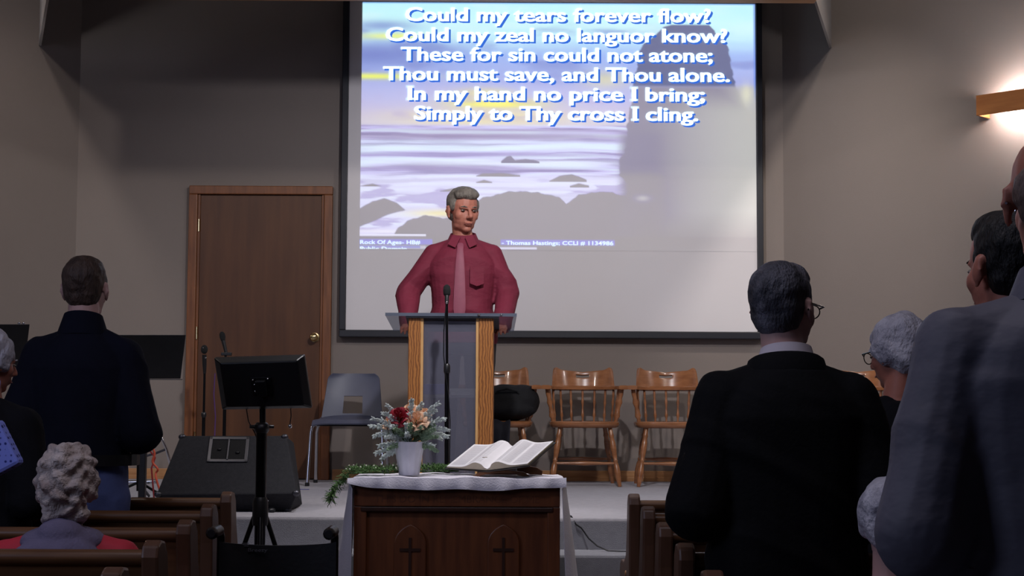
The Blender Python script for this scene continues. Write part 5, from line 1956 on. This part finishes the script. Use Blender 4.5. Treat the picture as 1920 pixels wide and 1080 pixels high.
# microphone stands in front of the door
def mic_stand(px, py_top, Y, label, tall=True, mic_tilt=0.0):
    t = thing('microphone_stand', label, 'microphone stand', (P(px, 880, Y).x, Y, STG))
    zt = P(px, py_top, Y).z - STG
    MB().lathe([(0.12, 0), (0.12, 0.010), (0.10, 0.02), (0.02, 0.03)], None, 24).build('base', BLACKM, t, smooth=True)
    MB().rod((0, 0, .02), (0, 0, zt * .62), .0115, 12).build('lower_tube', BLACKM, t, smooth=True)
    MB().turned((0, 0, zt * .61), (0, 0, zt * .66), [(0, .013), (.3, .017), (.8, .017), (1, .01)], 12).build('clutch', BLACK, t, smooth=True)
    MB().rod((0, 0, zt * .64), (0, 0, zt), .008, 12).build('upper_tube', BLACKM, t, smooth=True)
    return t, zt


YD = 10.1
t3, zt3 = mic_stand(380, 700, YD, 'black microphone stand before the door, left of the pair')
mm = thing('microphone', 'black microphone upright on the left stand before the door', 'microphone', (t3.location.x, YD, STG + zt3))
MB().turned((0, 0, 0), (0, -.02, .12), [(0, .010), (.5, .014), (1, .015)], 14).build('handle', BLACK, mm, smooth=True)
MB().ell((0, -.025, .155), (.023, .023, .030)).build('grille', MFOAM, mm, smooth=True)
MB().ell((0.01, -.03, .10), (.006, .006, .006)).build('switch', CHROME, mm, smooth=True)
MB().ell((-0.003, -.045, .165), (.004, .004, .004)).build('grille_badge', CHROME, mm, smooth=True)
t4, zt4 = mic_stand(419, 664, YD + .30, 'black microphone stand before the door, right of the pair')
m4 = thing('microphone', 'black microphone tilted left on the right stand before the door', 'microphone', (t4.location.x, YD + .30, STG + zt4))
MB().box((-.03, -.015, -.01), (.04, .015, .012)).build('clip', BLACK, m4, bevel=.004)
MB().turned((0.005, 0, 0), (-.018, 0, .09), [(0, .010), (1, .014)], 14).build('handle', BLACK, m4, smooth=True)
MB().turned((-.018, 0, .09), (-.03, 0, .15), [(0, .014), (.4, .020), (.8, .018), (1, .008)], 14).build('grille', MFOAM, m4, smooth=True)
o = MB().tube([P(403, 700, YD + .1), P(401, 740, YD + .1), P(404, 780, YD + .1), P(402, 830, YD + .1), Vector((P(402, 880, YD).x, YD + .1, STG + .005)), Vector((P(412, 880, YD).x, YD - .1, STG + .005))], .004, 6).build('cable', mat('purple_cable', (84, 48, 110), .5), None, smooth=True)
tag(o, 'purple microphone cable hanging between the two stands by the door', 'cable')

# cable over the step and blue tape
pts = [Vector((P(1062, 960, YE + .15).x, YE + .2, STG + .005)), Vector((P(1072, 960, YE).x, YE + .02, STG + .006)), Vector((P(1080, 972, YE).x, YE - .012, STG - .03)), P(1090, 990, YE - .012), P(1104, 1010, YE - .03), P(1120, 1024, YE - .06)]
pts += [Vector((P(1140, 1030, 7.42).x, 7.42, .606)), Vector((P(1165, 1030, 7.40).x, 7.40, .606)), Vector((1.0, 7.40, .606))]
o = MB().tube(pts, .0035, 6).build('cable', BLACK, None, smooth=True)
tag(o, 'thin black cable running down the chancel step beside the table', 'cable')
o = MB().box((-.04, -.012, 0), (.04, .012, .002)).build('tape', mat('blue_tape', (60, 62, 150), .6), None)
o.location = (P(568, 918, 9.0).x, PZ(568, 918, STG).y, STG + .001)
o.location.x = PZ(568, 918, STG).x
tag(o, 'short strip of blue tape on the chancel floor', 'tape')

# ------------------------------------------------------------------ wheelchair
YW = 4.86
wc = thing('wheelchair', 'black folding wheelchair seen from behind in the aisle by the table', 'wheelchair', (P(524, 1000, YW).x, YW, 0))
o_ = Vector(wc.location)
UPH = mat('black_upholstery', (13, 13, 16), 0.6, var=0.1, bump=.1, bscale=60)
hwc = 0.180
zh = P(524, 1000, YW).z
for s, px_ in ((-1, 415), (1, 628)):
    xh = P(px_, 1000, YW).x - o_.x
    MB().tube([(xh, 0.0, .30), (xh, 0.0, .70), (xh, -.005, zh - .01), (xh, -.03, zh + .01), (xh, -.06, zh + .014)], .0125, 10).build('back_tube', BLACKM, wc, smooth=True)
    MB().turned((xh, -.045, zh + .012), (xh, -.165, zh + .012), [(0, .017), (.1, .019), (.3, .016), (.5, .019), (.7, .016), (.9, .019), (1, .012)], 12).build('hand_grip', BLACK, wc, smooth=True)
    wx_ = s * (hwc + .085)
    m = MB()
    pts = [Vector((wx_, .06 + .30 * math.cos(a), .305 + .30 * math.sin(a))) for a in [2 * math.pi * i / 40 for i in range(41)]]
    m.tube(pts, .013, 8)
    wl_ = m.build('wheel', BLACK, wc, smooth=True)
    m = MB()
    pts = [Vector((wx_ + s * .022, .06 + .265 * math.cos(a), .305 + .265 * math.sin(a))) for a in [2 * math.pi * i / 40 for i in range(41)]]
    m.tube(pts, .007, 8)
    m.build('push_rim', CHROME, wl_, smooth=True)
    m = MB()
    for i in range(16):
        a = 2 * math.pi * i / 16
        m.rod((wx_, .06, .305), (wx_, .06 + .295 * math.cos(a), .305 + .295 * math.sin(a)), .0018, 5)
    m.rod((wx_ - .03, .06, .305), (wx_ + .03, .06, .305), .02, 12)
    m.build('spokes', CHROME, wl_)
    MB().tube([(s * hwc, 0, .62), (s * hwc, .30, .62), (s * hwc, .36, .58), (s * hwc, .36, .45)], .011, 8).build('arm_tube', BLACKM, wc, smooth=True)
    MB().box((s * hwc - .025, .02, .63), (s * hwc + .025, .30, .66)).build('arm_pad', UPH, wc, bevel=.008)
    MB().tube([(s * hwc, 0, .47), (s * hwc, .42, .48), (s * hwc, .50, .40), (s * hwc, .56, .15)], .011, 8).build('side_tube', BLACKM, wc, smooth=True)
    pts = [Vector((s * hwc, .42 + .085 * math.cos(a), .10 + .085 * math.sin(a))) for a in [2 * math.pi * i / 24 for i in range(25)]]
    MB().tube(pts, .014, 8).rod((s * hwc, .42, .10), (s * hwc, .42, .45), .010).build('caster', BLACK, wc, smooth=True)
    MB().box((s * .10 - .07, .54, .13), (s * .10 + .07, .68, .145)).build('footrest', BLACK, wc, bevel=.004)
MB().tube([(-hwc, .05, .22), (0, .06, .36), (hwc, .07, .47)], .010, 8).build('cross_brace', BLACKM, wc, smooth=True)
vs, fs_ = [], []
xa_, xb_ = P(413, 1020, YW).x - o_.x, P(632, 1020, YW).x - o_.x
for i in range(25):
    u = i / 24
    sag = math.sin(u * math.pi)
    zt_ = P(524, 1014, YW).z - (P(524, 1014, YW).z - P(524, 1023, YW).z) * sag ** .6
    for j in range(11):
        v_ = j / 10
        vs.append((xa_ + (xb_ - xa_) * u, -.016 + .035 * sag * (1 - abs(v_ - .4)), zt_ + (0.46 - zt_) * v_))
for i in range(24):
    for j in range(10):
        a = i * 11 + j
        fs_.append((a, a + 11, a + 12, a + 1))
bs = MB().add(vs, fs_).build('back_sling', UPH, wc, smooth=True, solid=.008)
MB().box((-hwc, .0, .465), (hwc, .40, .485)).build('seat', UPH, wc, bevel=.008)
LOGO = mat('grey_print', (74, 74, 80), .7)
x0, x1 = P(466, 1024, YW).x - o_.x, P(502, 1024, YW).x - o_.x
zl = P(484, 1034, YW).z
text_mesh('printed_mark', 'Breezy', LOGO, bs, x0, x1, zl, 0.011, .0035 - .010, (0, 0, 0), 0.0, 0.0012)
m = MB()
for i in range(3):
    zz_ = P(455, 1019 + i * 2.5, YW).z
    m.box((P(454 + i * 2, 1020, YW).x - o_.x, -.008, zz_), (P(467, 1020, YW).x - o_.x, -.004, zz_ + .002))
m.build('printed_stripes', LOGO, bs)
